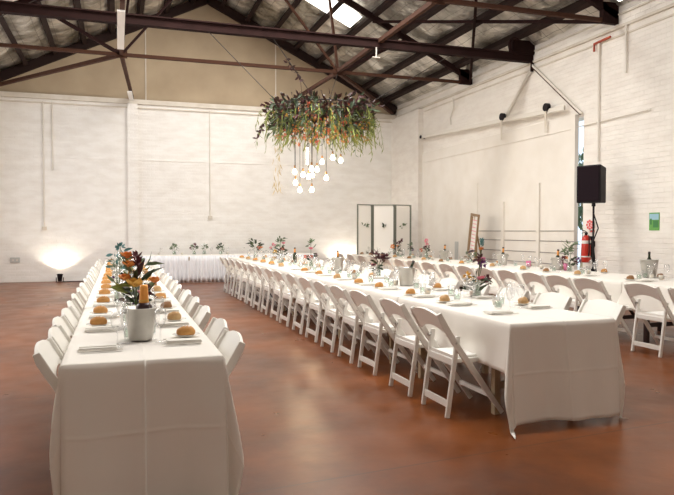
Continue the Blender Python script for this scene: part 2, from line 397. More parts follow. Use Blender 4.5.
for i, (s, x, y, lx, ly, p) in enumerate(SKYL[:5]):
    b = newbm(); n = 10
    for k in range(n):
        u0, u1 = -lx/2 + lx*k/n, -lx/2 + lx*(k+1)/n
        vs = [b.verts.new((x + u, yy, roofz(x + u) - .16)) for u, yy in ((u0, y-ly/2), (u1, y-ly/2), (u1, y+ly/2), (u0, y+ly/2))]
        b.faces.new(vs)
    bmesh.ops.remove_doubles(b, verts=b.verts, dist=1e-4)
    struct('window_%d' % (i+1), b, 'skylight', 'translucent skylight sheet in the roof', solid=.01)
b = newbm()  # bright reflection on the foil, put in as a small glowing patch
for (x0, x1, y0, y1) in ((8.30, 8.42, 9.25, 9.5),):
    b.faces.new([b.verts.new((x, y, roofz(x) - .14)) for x, y in ((x0, y0), (x1, y0), (x1, y1), (x0, y1))])
struct('window_6', b, 'skylight', 'short translucent sheet low in the roof', solid=.01)

# ------------------------------------------------------------------ roof steel
for s in (-1, 1):
    for k, u in enumerate(PUR):
        b = newbm(); x = RX + s * u; z = roofz(x) - .11
        bar(b, (x, YF, z), (x, YB + .05, z), (.12), .17, up=(s * SL, 0, 1))
        tag(obj('roof_purlin', b, 'purlin'), 'dark timber purlin, %s down from the ridge on the %s slope' % (ORD[k], 'right' if s > 0 else 'left'), 'purlin', 'purlins under the roof foil')
NODE = 2.45; TZ = 5.18
def truss(name, y, label, full=True):
    t = thing(name, label, 'truss', (RX, y, 0)); zz = -.24   # rafter centre under purlins
    rz = lambda u: RZ - SL * abs(u) + zz
    for s in (-1, 1):
        b = newbm(); bar(b, (0, 0, rz(0)), (s * 6.03, 0, rz(6.03)), .10, .13, up=(s*SL, 0, 1)); obj('rafter', b, 'steel', t)
        b = newbm(); bar(b, (s*NODE, 0, TZ), (s*NODE*.9, 0, rz(NODE*.9)), .055, .055); obj('post', b, 'rust' if s > 0 else 'steel', t)
        b = newbm(); bar(b, (s*NODE, 0, TZ), (0, 0, rz(0)), .05, .05); obj('inner_web', b, 'rust' if s > 0 else 'steel', t)
        b = newbm(); bar(b, (s*NODE, 0, TZ), (s*4.25, 0, rz(4.25)), .07, .07); obj('outer_web', b, 'steel', t)
        b = newbm(); box(b, s*NODE-.12, s*NODE+.12, -.012, .012, TZ-.07, TZ+.12); obj('gusset_plate', b, 'rust', t)
        b = newbm(); box(b, min(s*5.7, s*6.04), max(s*5.7, s*6.04), -.05, .05, TZ-.05, TZ+.32); obj('foot_bracket', b, 'steel', t)
    b = newbm(); box(b, -6.03, 6.03, -.035, .035, TZ-.035, TZ+.035); obj('tie', b, 'rust', t)
    return t
truss('roof_truss', 14.9, 'dark steel roof truss nearest the back wall')
truss('roof_truss', 9.75, 'dark steel roof truss nearer the camera, mostly above the picture')
# end rafters against the gable
t = thing('gable_truss', 'dark rafters tight against the tan gable', 'truss', (RX, YB-.06, 0))
for s in (-1, 1):
    b = newbm(); bar(b, (0, 0, RZ-.22), (s*6.03, 0, RZ-.22-SL*6.03), .10, .24, up=(s*SL, 0, 1)); obj('rafter', b, 'purlin', t)
# heavy tie beam at mid bay
t = thing('tie_beam', 'heavy dark steel beam spanning the hall in front of the flower chandelier', 'beam', (RX, 12.3, 0))
b = newbm(); box(b, -6.04, 6.04, -.07, .07, 5.06, 5.085); box(b, -6.04, 6.04, -.07, .07, 5.215, 5.24); box(b, -6.04, 6.04, -.04, .04, 5.085, 5.215); obj('beam', b, 'steel', t)
b = newbm(); box(b, 5.5, 6.04, -.09, .09, 5.24, 5.50); tube(b, [(5.55+.16*math.cos(a), -.1, 5.36+.16*math.sin(a)) for a in [k*PI/8 for k in range(3, 14)]], .03); obj('bearing_bracket', b, 'steel', t)
b = newbm(); bar(b, (2.36, -.06, 5.06), (2.36, -.06, 4.86), .02, .02); bar(b, (2.28, -.06, 4.86), (2.44, -.06, 4.86), .03, .02); obj('hanger_strap', b, 'pipe', t)
# longitudinal members and corner braces at tie level
def member(name, p, q, w, m, label, cat='brace'):
    b = newbm(); bar(b, p, q, w, w); return tag(obj(name, b, m), label, cat)
nl, nr = RX - NODE, RX + NODE
member('longitudinal_strut', (nr, 7.3, TZ+.02), (nr, 14.9, TZ+.02), .08, 'rust', 'rusty strut running along the hall from the right truss node towards the camera', 'strut')
member('longitudinal_strut', (nr+.16, 9.7, TZ+.16), (nr+.06, 14.9, TZ+.08), .07, 'steel', 'dark strut beside the rusty one at the right truss node', 'strut')
member('longitudinal_strut', (nl, 7.3, TZ+.02), (nl, 14.9, TZ+.02), .08, 'rust', 'rusty strut running towards the camera from the left truss node', 'strut')
member('longitudinal_strut', (nr, 14.9, TZ), (nr-.2, YB, TZ+.02), .08, 'rust', 'rusty strut from the right truss node straight back to the gable', 'strut')
member('longitudinal_strut', (nl, 14.9, TZ), (nl+.32, YB, TZ+.02), .08, 'rust', 'rusty strut from the left truss node straight back to the gable', 'strut')
member('corner_brace', (nr, 14.9, TZ), (XR-.1, YB, TZ+.02), .08, 'rust', 'rusty brace slanting from the right truss node to the far right corner')
member('corner_brace', (nl, 14.9, TZ), (XL+.1, YB, TZ+.02), .08, 'rust', 'dark brace slanting from the left truss node to the far left corner')
def roofp(u, y, s=1, d=.34): return (RX + s*u, y, RZ - SL*u - d)
for s in (1,):
    member('roof_cross_brace', roofp(3.35, 14.9, s), roofp(5.95, 9.85, s), .06, 'steel', 'dark diagonal brace under the right roof slope, falling towards the speaker')
    member('roof_cross_brace', roofp(3.25, 9.75, s, .37), roofp(5.95, 14.8, s, .37), .06, 'steel', 'dark diagonal brace under the right slope, rising from the far truss foot')
# white-painted plates on the left struts
b = newbm(); bar(b, (nl-.02, 14.0, 5.07), (nl-.02, 11.6, 5.07), .13, .03); tag(obj('painted_strip', b, 'white'), 'white strip fixed under the left strut before the truss', 'strip')
b = newbm(); bar(b, (nl+.22, 18.35, 5.1), (nl+.29, 19.5, 5.1), .12, .03); tag(obj('painted_strip', b, 'white'), 'short white strip under the strut end at the back wall', 'strip')

# ------------------------------------------------------------------ right wall: sliding door, fittings
t = thing('door_1', None, None, (XR-.05, 14.2, 0)); t['kind'] = 'structure'; t['label'] = 'large white boarded sliding door'
b = newbm(); box(b, -.045, .045, -3.44, 3.35, .03, 3.68); obj('door_leaf', b, 'door', t)
b = newbm()
for z in (.72, .95, 1.19, 1.40): box(b, -.052, -.04, -3.44, .15, z-.008, z+.008)
obj('board_gap', b, 'groove', t)
b = newbm()
for y, h in ((-.95, 2.07), (-2.3, 2.42)): box(b, -.085, -.04, y-.05, y+.05, .05, h)

obj('door_batten', b, 'door', t)
b = newbm(); box(b, -.055, -.04, 1.18, 1.36, .45, 1.12); obj('hatch_recess', b, 'socket', t)
b = newbm(); box(b, -.06, -.04, -3.3, 3.35, 3.40, 3.412); box(b, -.06, -.04, .2, .23, .1, 2.6); obj('door_seam', b, 'door', t)
t = thing('door_track', 'steel rail the big white sliding door hangs from', 'door track', (XR-.12, 0, 0))
b = newbm(); bar(b, (0, 17.55, 4.16), (0, 11.05, 3.86), .04, .09); obj('rail', b, 'pipe', t)
b = newbm(); tube(b, [(-.05, 17.55, 4.16), (.1, 17.55, 4.16)], .05); obj('rail_end_bolt', b, 'black', t)
for y in (13.25, 11.6):
    zr = 3.86 + (y-11.05)*.3/6.5 + .05
    tt = newbm(); tube(tt, [(-.06, y, zr+.03), (.02, y, zr+.03)], .085, 16); obj('roller_wheel', tt, 'black', t)
    tt = newbm(); bar(tt, (-.05, y, zr), (-.05, y, zr-.5), .05, .012, up=(1, 0, 0)); obj('hanger_strap', tt, 'trim', t)
t = thing('wall_brace', 'pair of slanting bars on the wall below the heavy beam end', 'brace', (XR-.05, 12.25, 0))
b = newbm(); bar(b, (0, 0, 5.0), (0, -1.62, 3.68), .04, .045); obj('thick_bar', b, 'pipe', t)
b = newbm(); bar(b, (-.01, 0, 4.965), (-.01, -1.6, 3.66), .03, .02); obj('dark_edge_bar', b, 'rust', t)
b = newbm(); bar(b, (0, .02, 4.9), (0, 1.02, 4.02), .03, .03); bar(b, (0, .08, 4.9), (0, 1.1, 4.02), .015, .03); obj('thin_bar', b, 'pipe', t)
b = newbm(); bar(b, (0, 0, 5.06), (0, 0, 4.86), .05, .05); obj('top_bolt', b, 'steel', t)
b = newbm(); tube(b, [(XR-.04, 10.17, 4.88), (XR-.04, 10.17, 2.7)], .018); tube(b, [(XR-.04, 10.17, 4.9), (XR-.04, 10.17, 4.7)], .026)
tag(obj('wall_conduit', b, 'pipe'), 'vertical painted conduit on the right wall above the speaker', 'conduit')
b = newbm(); tube(b, [(XR-.06, 10.28, 4.78), (XR-.06, 10.28, 4.92), (XR-.06, 9.85, 4.94)], .022); tag(obj('red_pipe', b, 'piper'), 'short red pipe bend below the roof edge', 'pipe')
b = newbm(); tube(b, [(XR-.04, 9.48, 5.05), (XR-.04, 9.48, 4.2)], .018); tag(obj('wall_conduit', b, 'pipe'), 'short conduit dropping from the wall plate beside the red pipe', 'conduit')
b = newbm(); tube(b, [(XR-.05, 15.8, 4.96), (XR-.05, 15.75, 4.7), (XR-.05, 15.95, 4.45), (XR-.05, 15.9, 4.28)], .014); tag(obj('dangling_cable', b, 'pipe'), 'short cable dangling on the wall above the door rail', 'cable')
b = newbm(); tube(b, [(XR-.03, 10.9, 3.44), (XR-.03, 8.9, 3.46)], .012); tag(obj('wall_cable', b, 'pipe'), 'thin cable running sideways past the speaker', 'cable')
# back wall conduits, socket
for x, y1, z0, z1, lab in ((-1.92, 0, 1.52, 4.95, 'long conduit left of the brick pier on the back wall'), (-1.69, 0, 3.08, 4.95, 'short conduit beside the long one on the back wall'), (2.6, 0, 1.85, 4.95, 'conduit right of the brick pier ending in a small box')):
    t = thing('back_wall_conduit', lab, 'conduit', (x, YB-.03, 0))
    b = newbm(); tube(b, [(0, 0, z1), (0, 0, z0)], .017); obj('pipe', b, 'pipe', t)
    if z0 < 2: b = newbm(); box(b, -.06, .06, -.03, .03, z0-.09, z0); obj('junction_box', b, 'trim', t)
t = thing('power_socket', 'grey double power socket low on the back wall at far left', 'power socket', (-2.66, YB, .61))
b = newbm(); box(b, -.12, .12, -.03, 0, -.07, .07); obj('faceplate', b, 'socket', t, bevel=.006)
b = newbm()
for x in (-.07, .03): box(b, x, x+.04, -.034, -.028, -.03, .02)
obj('outlet', b, 'trim', t)
# green picture on the right wall
t = thing('green_poster', 'small green landscape poster pinned to the right wall', 'poster', (XR-.004, 8.82, 1.56))
b = newbm(); box(b, -.006, .002, -.11, .11, -.15, .15); obj('poster_sheet', b, 'green1', t)
b = newbm(); box(b, -.008, -.005, -.10, .10, .03, .13); obj('poster_sky', b, 'sky1', t)
b = newbm(); box(b, -.009, -.006, -.09, .02, -.10, .02); box(b, -.009, -.006, .05, .09, -.05, .05); obj('poster_trees', b, 'green2', t)
# speaker on a stand
t = thing('loudspeaker', 'black loudspeaker on a pole beside the door gap', 'speaker', (8.08, 9.70, 0), R(20))
b = newbm()
pf = [(-.18, -.235), (-.18, .235), (.14, .16), (.14, -.16)]
v0 = [b.verts.new((x, y, 1.90)) for x, y in pf]; v1 = [b.verts.new((x, y, 2.57 - .12*(x+.18))) for x, y in pf]
b.faces.new(v0); b.faces.new(v1)
for i in range(4): b.faces.new((v0[i], v0[(i+1)%4], v1[(i+1)%4], v1[i]))
cab = obj('cabinet', b, 'black', t, bevel=.02)
b = newbm(); box(b, -.195, -.18, -.21, .21, 1.93, 2.54); obj('front_grille', b, 'grille', t, bevel=.006)
b = newbm(); bar(b, (-.05, -.1, 2.56), (.08, -.1, 2.55), .02, .02); bar(b, (-.05, .1, 2.56), (.08, .1, 2.55), .02, .02); obj('top_handle', b, 'black', t)
b = newbm(); tube(b, [(0, 0, 1.84), (0, 0, 1.93)], .035); obj('pole_socket', b, 'black', t)
t = thing('speaker_stand', 'black tripod pole stand under the loudspeaker', 'speaker stand', (8.08, 9.70, 0))
b = newbm(); tube(b, [(0, 0, .25), (0, 0, 1.2)], .022); tube(b, [(0, 0, 1.2), (0, 0, 1.85)], .017); obj('pole', b, 'black', t)
b = newbm(); tube(b, [(0, 0, 1.12), (0, 0, 1.22)], .035); tube(b, [(0, 0, 1.17), (-.08, 0, 1.17)], .012); obj('clamp', b, 'black', t)
b = newbm(); tube(b, [(0, 0, .62), (0, 0, .72)], .04); obj('leg_collar', b, 'black', t)
for a in (100, 220, 340):
    b = newbm(); bar(b, (.03*math.cos(R(a)), .03*math.sin(R(a)), .68), (.42*math.cos(R(a)), .42*math.sin(R(a)), .02), .025, .012); obj('leg', b, 'black', t)
b = newbm(); tube(b, [(8.05, 9.65, 1.98), (8.03, 9.63, 1.7), (8.12, 9.62, 1.45), (8.03, 9.65, 1.2), (8.06, 9.63, .9), (8.16, 9.58, .01)], .011)
tag(obj('speaker_cable', b, 'black'), 'black cable looped down the speaker pole', 'cable')
# fire extinguisher and sign
t = thing('fire_extinguisher', 'red fire extinguisher with white label on the right wall', 'fire extinguisher', (XR-.12, 10.38, .80))
b = newbm(); lathe(b, [(.0, 0), (.075, .0), (.085, .02), (.085, .42), (.07, .48), (.03, .52), (0, .52)], 20); obj('cylinder', b, 'red', t, smooth=True)
b = newbm(); lathe(b, [(.0865, .36), (.0865, .42)], 20, close=False); obj('label_band', b, 'white', t, smooth=True)
b = newbm(); lathe(b, [(.0865, .10), (.0865, .125)], 20, close=False); obj('lower_band', b, 'white', t, smooth=True)
b = newbm(); tube(b, [(0, 0, .52), (0, 0, .58)], .025); bar(b, (0, 0, .59), (-.1, 0, .62), .03, .012); bar(b, (0, 0, .57), (-.1, 0, .56), .03, .012); obj('valve_handle', b, 'black', t)
b = newbm(); tube(b, [(0, -.03, .56), (-.02, -.11, .5), (-.02, -.115, .2), (-.02, -.10, .12)], .012); obj('hose', b, 'black', t)
b = newbm(); box(b, .08, .119, -.03, .03, .1, .5); obj('wall_bracket', b, 'black', t)
t = thing('extinguisher_sign', 'round red and white sign above the fire extinguisher', 'sign', (XR-.01, 10.40, 1.52))
b = newbm(); lathe(b, [(0, 0), (.13, 0), (.13, .01), (0, .01)], 24, mtx=Matrix.Rotation(R(-90), 3, 'Y')); obj('sign_disc', b, 'white', t)
b = newbm()
for k in range(8):
    a = k*PI/4; box(b, -.016, -.010, .075*math.cos(a)-.022, .075*math.cos(a)+.022, .075*math.sin(a)-.022, .075*math.sin(a)+.022)
box(b, -.016, -.010, -.025, .025, -.04, .04); obj('sign_symbol', b, 'signred', t)
b = newbm(); box(b, XR-.02, XR-.005, 10.28, 10.40, 1.05+.33, 1.42); tag(obj('small_notice', b, 'signred'), 'small red notice tucked under the round sign', 'sign')
# framed seating chart on an easel
t = thing('easel', 'slim wooden easel holding the bronze framed chart', 'easel', (8.0, 13.73, 0))
for y in (-.28, .28):
    b = newbm(); bar(b, (-.06, y, 0), (.0, y*.25, 1.75), .03, .03); obj('leg', b, 'gold', t)
b = newbm(); bar(b, (.4, 0, 0), (.02, 0, 1.6), .03, .03); obj('leg', b, 'gold', t)
b = newbm(); bar(b, (-.075, -.27, .78), (-.075, .27, .78), .05, .03); obj('tray', b, 'gold', t)
t = thing('framed_chart', 'tall bronze framed chart with pink writing on the easel', 'picture frame', (7.95, 13.73, .81)); t.rotation_euler = (R(5), R(4), R(-12))
b = newbm()
for y0, y1, z0, z1 in ((-.30, -.24, 0, 1.0), (.24, .30, 0, 1.0), (-.24, .24, 0, .06), (-.24, .24, .94, 1.0)): box(b, -.035, .0, y0, y1, z0, z1)
obj('frame', b, 'gold', t, bevel=.004)
b = newbm(); box(b, -.012, -.002, -.24, .24, .06, .94); obj('sheet', b, 'white', t)
b = newbm()
for k in range(9): box(b, -.015, -.012, -.16 + .02*(k%3), .16 - .03*((k*2)%3), .84-.085*k, .855-.085*k)
obj('writing', b, 'fpink', t)
# folding screen in the far corner
t = thing('folding_screen', 'three panel white screen with dark frame in the far right corner', 'folding screen', (6.32, 17.15, 0))
X = 0
for k, (w, dy) in enumerate(((.50, .16), (.60, -.16), (.56, .16))):
    x0, y0 = X, (0 if dy > 0 else .16); x1, y1 = X + w, y0 + dy; H2 = 2.15
    p = bpy.data.objects.new('screen_panel', None); C.objects.link(p); p.parent = t
    b = newbm(); bar(b, (x0+.03, y0, H2/2), (x1-.03, y1, H2/2), .02, H2-.12); pm = obj('screen_panel', b, 'screenp', t)
    bpy.data.objects.remove(p)
    b = newbm()
    wds = (.035, .065, .03)
    for xx, yy, ww in ((x0+.01, y0, .05 if k else .03), (x1-.01, y1, .05)): bar(b, (xx, yy, 0), (xx, yy, H2), ww, .035)
    bar(b, (x0, y0, H2-.015), (x1, y1, H2-.015), .035, .03); bar(b, (x0, y0, .06), (x1, y1, .06), .035, .05)
    obj('panel_frame', b, 'framedgrey', pm)
    b = newbm(); rnd = random.Random(k); cx, cy = (x0+x1)/2, (y0+y1)/2 - .03
    for q in range(9): leaf(b, (cx+rnd.uniform(-.07,.09), cy, 1.55+rnd.uniform(-.05,.05)), (rnd.uniform(-1,1), -.3, rnd.uniform(-.6,.6)), .09, .04, rnd)
    obj('flower_posy', b, ('leafg', 'leafd', 'leafg')[k], pm)
    X += w + .02
# uplights
for (ux, uy), lab in zip(UP, ('small black floor uplight at the foot of the back wall, far left', 'small black floor uplight behind the right table by the folding screen')):
    t = thing('uplight', lab, 'uplight', (ux, uy, 0))
    b = newbm(); lathe(b, [(.0, 0), (.05, 0), (.07, .16), (.078, .17), (.078, .19), (.066, .19), (.055, .15), (0, .15)], 18, mtx=Matrix.Rotation(R(-12), 3, 'X'), c=(0, 0, .03)); obj('lamp_can', b, 'black', t, smooth=True)
    b = newbm(); lathe(b, [(0, .155), (.056, .155)], 18, mtx=Matrix.Rotation(R(-12), 3, 'X'), c=(0, 0, .03)); obj('lamp_lens', b, 'bulb', t)
    b = newbm(); bar(b, (-.09, 0, 0), (-.09, 0, .13), .02, .01); bar(b, (.09, 0, 0), (.09, 0, .13), .02, .01); bar(b, (-.1, 0, .006), (.1, 0, .006), .06, .012); obj('yoke', b, 'black', t)
b = newbm(); tube(b, [(-1.45, 19.35, .012), (-1.2, 19.45, .012), (-1.0, 19.42, .012), (-.7, 19.5, .012)], .01); tag(obj('power_cable', b, 'black'), 'black cable on the floor beside the left uplight', 'cable')

# ------------------------------------------------------------------ tables and cloths
def trestle(x0, x1, y0, y1, label, leg='tleg', group=None):
    t = thing('trestle_table', label, 'table', ((x0+x1)/2, (y0+y1)/2, 0), 0, group)
    w, l = (x1-x0)/2 - .006, (y1-y0)/2 - .004
    b = newbm(); box(b, -w, w, -l, l, .712, .74); obj('tabletop', b, 'ply', t)
    for s in (-1, 1):
        ye = s*(l-.35)
        for e in (-1, 1):
            b = newbm(); bar(b, (e*(w-.1), ye, 0), (e*(w-.1), ye, .712), .05, .05); obj('leg', b, leg, t)
        for zr in (.22, .68):
            b = newbm(); bar(b, (-(w-.1), ye, zr), (w-.1, ye, zr), .04, .05); obj('leg_rail', b, leg, t)
        b = newbm(); bar(b, (0, ye, .24), (0, ye-s*.5, .70), .03, .03); obj('stay', b, leg, t)
    return t
def cloth(label, x0, x1, y0, y1, near, far, side, zt=.744, seed=0, tail=.0):
    """rectangular cloth lying on the top and hanging over its edges"""
    Wd, Ln = x1-x0, y1-y0; rnd = random.Random(seed)
    ph = [rnd.uniform(0, 6.3) for _ in range(12)]
    nu = max(2, int((Ln+near+far)/.028)); nv = max(2, int((Wd+2*side)/.028))
    us = sorted(set([-near + (Ln+near+far)*i/nu for i in range(nu+1)] + [0, Ln] + ([-.37+.006*k for k in range(-3, 4)] if near > .5 else []))); vs_ = sorted(set([-side + (Wd+2*side)*i/nv for i in range(nv+1)] + [0, Wd] + ([Wd*c+.006*k for c in (.5,) for k in range(-3, 4)] if near > .5 else [])))
    b = newbm(); rows = []
    for u in us:
        row = []
        for v in vs_:
            cu, cv = min(max(u, 0), Ln), min(max(v, 0), Wd); du, dv = u-cu, v-cv; r = math.hypot(du, dv)
            x, y, z = x0+cv, y0+cu, zt
            if r < 1e-6:
                z += .0012*noise.noise(Vector((x*5, y*5, seed)))
                for cr in (Wd/2,): z += .003*math.exp(-((v-cr)/.008)**2)
            else:
                dx, dy = dv/r, du/r; cor = abs(2*dx*dy)
                s = u if abs(dx) > abs(dy) else v
                tl = (tail < 0 and dv < 0 or tail > 0 and dv > 0)
                fl = .5 + .5*math.sin(s*7+ph[0] + 1.2*math.sin(s*3+ph[1]))
                fl2 = .5 + .5*math.sin(s*17+ph[2] + 2*math.sin(s*2.3+ph[3]))
                q = max(0, r-.02)
                off = .012*min(1, r/.03) + q*(.012 + (.05 if abs(dx) > abs(dy) else .11)*fl*(1-cor) + .04*fl2*(1-cor)) + q*((.22 if tl else .10)*cor**4) + .006*noise.noise(Vector((u*5, v*5, seed)))*min(1, r/.1)
                if du == 0 and near > .5: off += q*.06*math.exp(-u/.25)
                elif du < 0 and near > .5: off += min(q, .34)*.06*dx*dx
                if du < 0 and near > .5:      # ironed creases
                    off += .004*math.exp(-((v-Wd*.5)/.010)**2)*.9 + .0028*math.exp(-((-du-.37)/.009)**2) - .003*math.exp(-((v-Wd*.98)/.009)**2)
                drop = q*(.995 + (.16*cor**3 if tl and du < 0 else 0)) + .008*min(1, r/.02)
                zz = zt - drop
                if zz < .006:
                    off += (.006-zz)*(.8 + (1.2 if tl else .3)*cor); zz = .006 + .012*(.5+.5*math.sin(v*21+u*13+ph[4]))*min(1, (.006-zz)*12)
                x += dx*off; y += dy*off; z = zz
            row.append(b.verts.new((x, y, z)))
        rows.append(row)
    for a, c in zip(rows, rows[1:]):
        for k in range(len(a)-1): b.faces.new((a[k], a[k+1], c[k+1], c[k]))
    o = obj('tablecloth', b, 'cloth', smooth=True, solid=.0015)
    return tag(o, label, 'tablecloth')
TL = (-.27, .52); TM = (2.63, 3.53); TR = (6.17, 7.30)
def run(T, ys, desc, near0, sides, leg):
    n = len(ys)-1
    for i in range(n):
        pos = 'nearest the camera' if i == 0 else ('at the far end' if i == n-1 else '%s from the near end' % ORD[i])
        trestle(T[0], T[1], ys[i], ys[i+1], 'trestle table of the %s row under its white cloth, %s' % (desc, pos), leg)
        cloth('white tablecloth of the %s table row, %s' % (desc, pos), T[0]-.004*(i%2), T[1]+.004*(i%2), ys[i]+(0 if i == 0 else -.06), ys[i+1], near0 if i == 0 else 0, .36 if i == n-1 else 0, sides + .012*(i%2), .744+.003*((i)%2), seed=sum(map(ord, desc))+i, tail={'left': 1, 'centre': -1}.get(desc, 0) if i == 0 else 0)
run(TL, [3.46, 6.0, 8.4, 10.8, 13.2, 15.6], 'left', .74, .34, 'tleg')
run(TM, [4.0, 6.0, 8.4, 10.8, 13.4, 16.5], 'centre', .72, .36, 'tleg')
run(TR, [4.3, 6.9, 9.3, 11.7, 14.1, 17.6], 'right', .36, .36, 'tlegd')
# head table along the back wall with a pleated skirt
HX = [.62, 3.0, 5.4]
for i in range(2):
    side = ('left', 'right')[i]
    trestle(HX[i], HX[i+1], 18.1, 18.8, '%s trestle table of the head table against the back wall' % side)
    cloth('white top cloth on the %s half of the head table' % side, HX[i], HX[i+1], 18.1, 18.8, .09, .09, .09 if 0 else .005, .744+.003*i, seed=50+i)
    b = newbm(); n = 150; rows = []
    x0, x1 = HX[i]-.01, HX[i+1]+.01
    path = []
    if i == 0: path += [(x0-.02, 18.8 - .72*k/20) for k in range(20)]
    path += [(x0 + (x1-x0)*k/n, 18.06) for k in range(n+1)]
    if i == 1: path += [(x1+.02, 18.06 + .72*k/20) for k in range(1, 21)]
    for zi in range(6):
        t_ = zi/5; z = .735 - t_*.725; row = []
        for j, (x, y) in enumerate(path):
            a = .012 + .03*t_; w = 1.3*a*math.sin(j*.85+.9*math.sin(j*.23))
            row.append(b.verts.new((x, y - .01 + w - .03*t_, z)) if not (i == 0 and j < 20 or i == 1 and j > n) else b.verts.new((x+w, y, z)))
        rows.append(row)
    for a, c in zip(rows, rows[1:]):
        for k in range(len(a)-1): b.faces.new((a[k], a[k+1], c[k+1], c[k]))
    tag(obj('table_skirt', b, 'skirt', smooth=True, solid=.001), 'pleated white skirt hanging around the %s half of the head table' % side, 'table skirt')

# ------------------------------------------------------------------ folding chairs
def make_chair():
    t = thing('folding_chair', 'x', 'chair')
    # side profile along +X (forward): rear foot x=0, pivot .08/.60, top -.09/.81, front foot .45
    for s in (-1, 1):
        b = newbm(); y = s*.235
        prof = [(-.088, .79), (-.068, .745), (-.030, .68), (.022, .60), (.085, .51), (.172, .39), (.45, .012)]
        pts = [Vector((x, y, z)) for x, z in prof]; prev = None
        for i, p in enumerate(pts):
            d = (pts[min(i+1, len(pts)-1)] - pts[max(i-1, 0)]).normalized(); nrm = Vector((d.z, 0, -d.x)); w = .024 if 0 < i < len(pts)-1 else .018
            cur = [b.verts.new(p + nrm*a*w + Vector((0, c*.012, 0))) for a, c in ((-1,-1),(1,-1),(1,1),(-1,1))]
            if prev:
                for k in range(4): b.faces.new((prev[k], prev[(k+1)%4], cur[(k+1)%4], cur[k]))
            else: b.faces.new(cur)
            prev = cur
        b.faces.new(prev[::-1]); obj('front_leg', b, 'chair', t, bevel=.005)
        b = newbm(); y = s*.205; bar(b, (.0, y, 0), (.085, y, .61), .026, .036, up=(1, 0, 0)); obj('rear_leg', b, 'chair', t, bevel=.005)
        b = newbm(); tube(b, [(.052, y-s*.018, .565), (.052, s*.25, .565)], .009); obj('pivot_bolt', b, 'bolt', t)
    # back panel: arched top and concave lower edge, slightly curved in plan
    b = newbm(); n = 12; fr = []; bk = []
    for i in range(n+1):
        q = -1 + 2*i/n; y = q*.226; top = .775 + .038*(1-q*q); low = .625 + .055*(1-q*q); cx = -.02*(1-q*q)
        xt = -.080 + cx; xl = .006 + cx
        fr.append((b.verts.new((xt, y, top)), b.verts.new((xl, y, low)))); bk.append((b.verts.new((xt-.016, y, top-.006)), b.verts.new((xl-.016, y, low-.006))))
    for i in range(n):
        for L_ in (fr, bk): b.faces.new((L_[i][0], L_[i+1][0], L_[i+1][1], L_[i][1]))
        b.faces.new((fr[i][0], fr[i+1][0], bk[i+1][0], bk[i][0])); b.faces.new((fr[i][1], fr[i+1][1], bk[i+1][1], bk[i][1]))
    b.faces.new((fr[0][0], bk[0][0], bk[0][1], fr[0][1])); b.faces.new((fr[n][0], bk[n][0], bk[n][1], fr[n][1]))
    obj('backrest', b, 'chair', t)
    b = newbm(); box(b, .06, .455, -.19, .19, .405, .44); box(b, .045, .075, -.21, .21, .385, .44); sf = obj('seat_frame', b, 'chair', t, bevel=.006)
    b = newbm(); box(b, .09, .435, -.165, .165, .44, .458); obj('seat_pad', b, 'pad', t, bevel=.012)
    b = newbm(); bar(b, (.014, -.205, .10), (.014, .205, .10), .018, .05); obj('rear_stretcher', b, 'chair', t)
    b = newbm(); bar(b, (.345, -.235, .155), (.345, .235, .155), .02, .035); obj('front_stretcher', b, 'chair', t)
    b = newbm(); bar(b, (.062, -.205, .445), (.062, .205, .445), .016, .04); obj('back_rail', b, 'chair', t)
    return t
proto = make_chair(); first = [True]
rc = random.Random(4)
def place_chair(x, y, rz, label, group):
    x += rc.uniform(-.012, .012); y += rc.uniform(-.01, .01); rz += rc.uniform(-.03, .03)
    if first[0]:
        first[0] = False; proto.location = (x, y, 0); proto.rotation_euler = (0, 0, rz); proto['label'] = label; proto['group'] = group; return proto
    return dup(proto, (x, y, 0), rz, label, group)
def chairs(ys, x, rz, where, group):
    for i, y in enumerate(ys):
        place_chair(x, y, rz, 'white folding chair, %s from the near end, %s' % (ORD[i], where), group)
yM = [4.58, 5.24, 6.08, 6.70, 7.36, 8.08, 8.78, 9.52, 10.2, 10.95, 11.6, 12.3, 12.95, 13.65, 14.35, 15.1]
chairs(yM, 2.335, 0, 'left side of the centre table', 'chairs along the left side of the centre table')
chairs([4.58+.69*k for k in range(17)], 3.86, PI, 'right side of the centre table', 'chairs along the right side of the centre table')
yL = [3.80, 4.32, 4.84, 5.38, 5.95, 6.62, 7.3, 8.0, 8.7, 9.4, 10.1, 10.8, 11.5, 12.3, 13.1, 13.9, 14.7]
chairs(yL, -.295, 0, 'left side of the left table', 'chairs along the left side of the left table')
yR = [3.80, 4.38, 5.20, 5.95, 6.68, 7.4, 8.1, 8.8, 9.5, 10.2, 10.9, 11.6, 12.3, 13.1, 13.9, 14.7]
chairs(yR, .555, PI, 'right side of the left table', 'chairs along the right side of the left table')
chairs([5.30, 5.92, 6.80, 7.40, 8.0, 8.62, 9.25, 9.9, 10.6, 11.3, 12.0, 12.7, 13.4, 14.1, 14.9, 15.7, 16.5], 5.68, 0, 'left side of the right table', 'chairs along the left side of the right table')

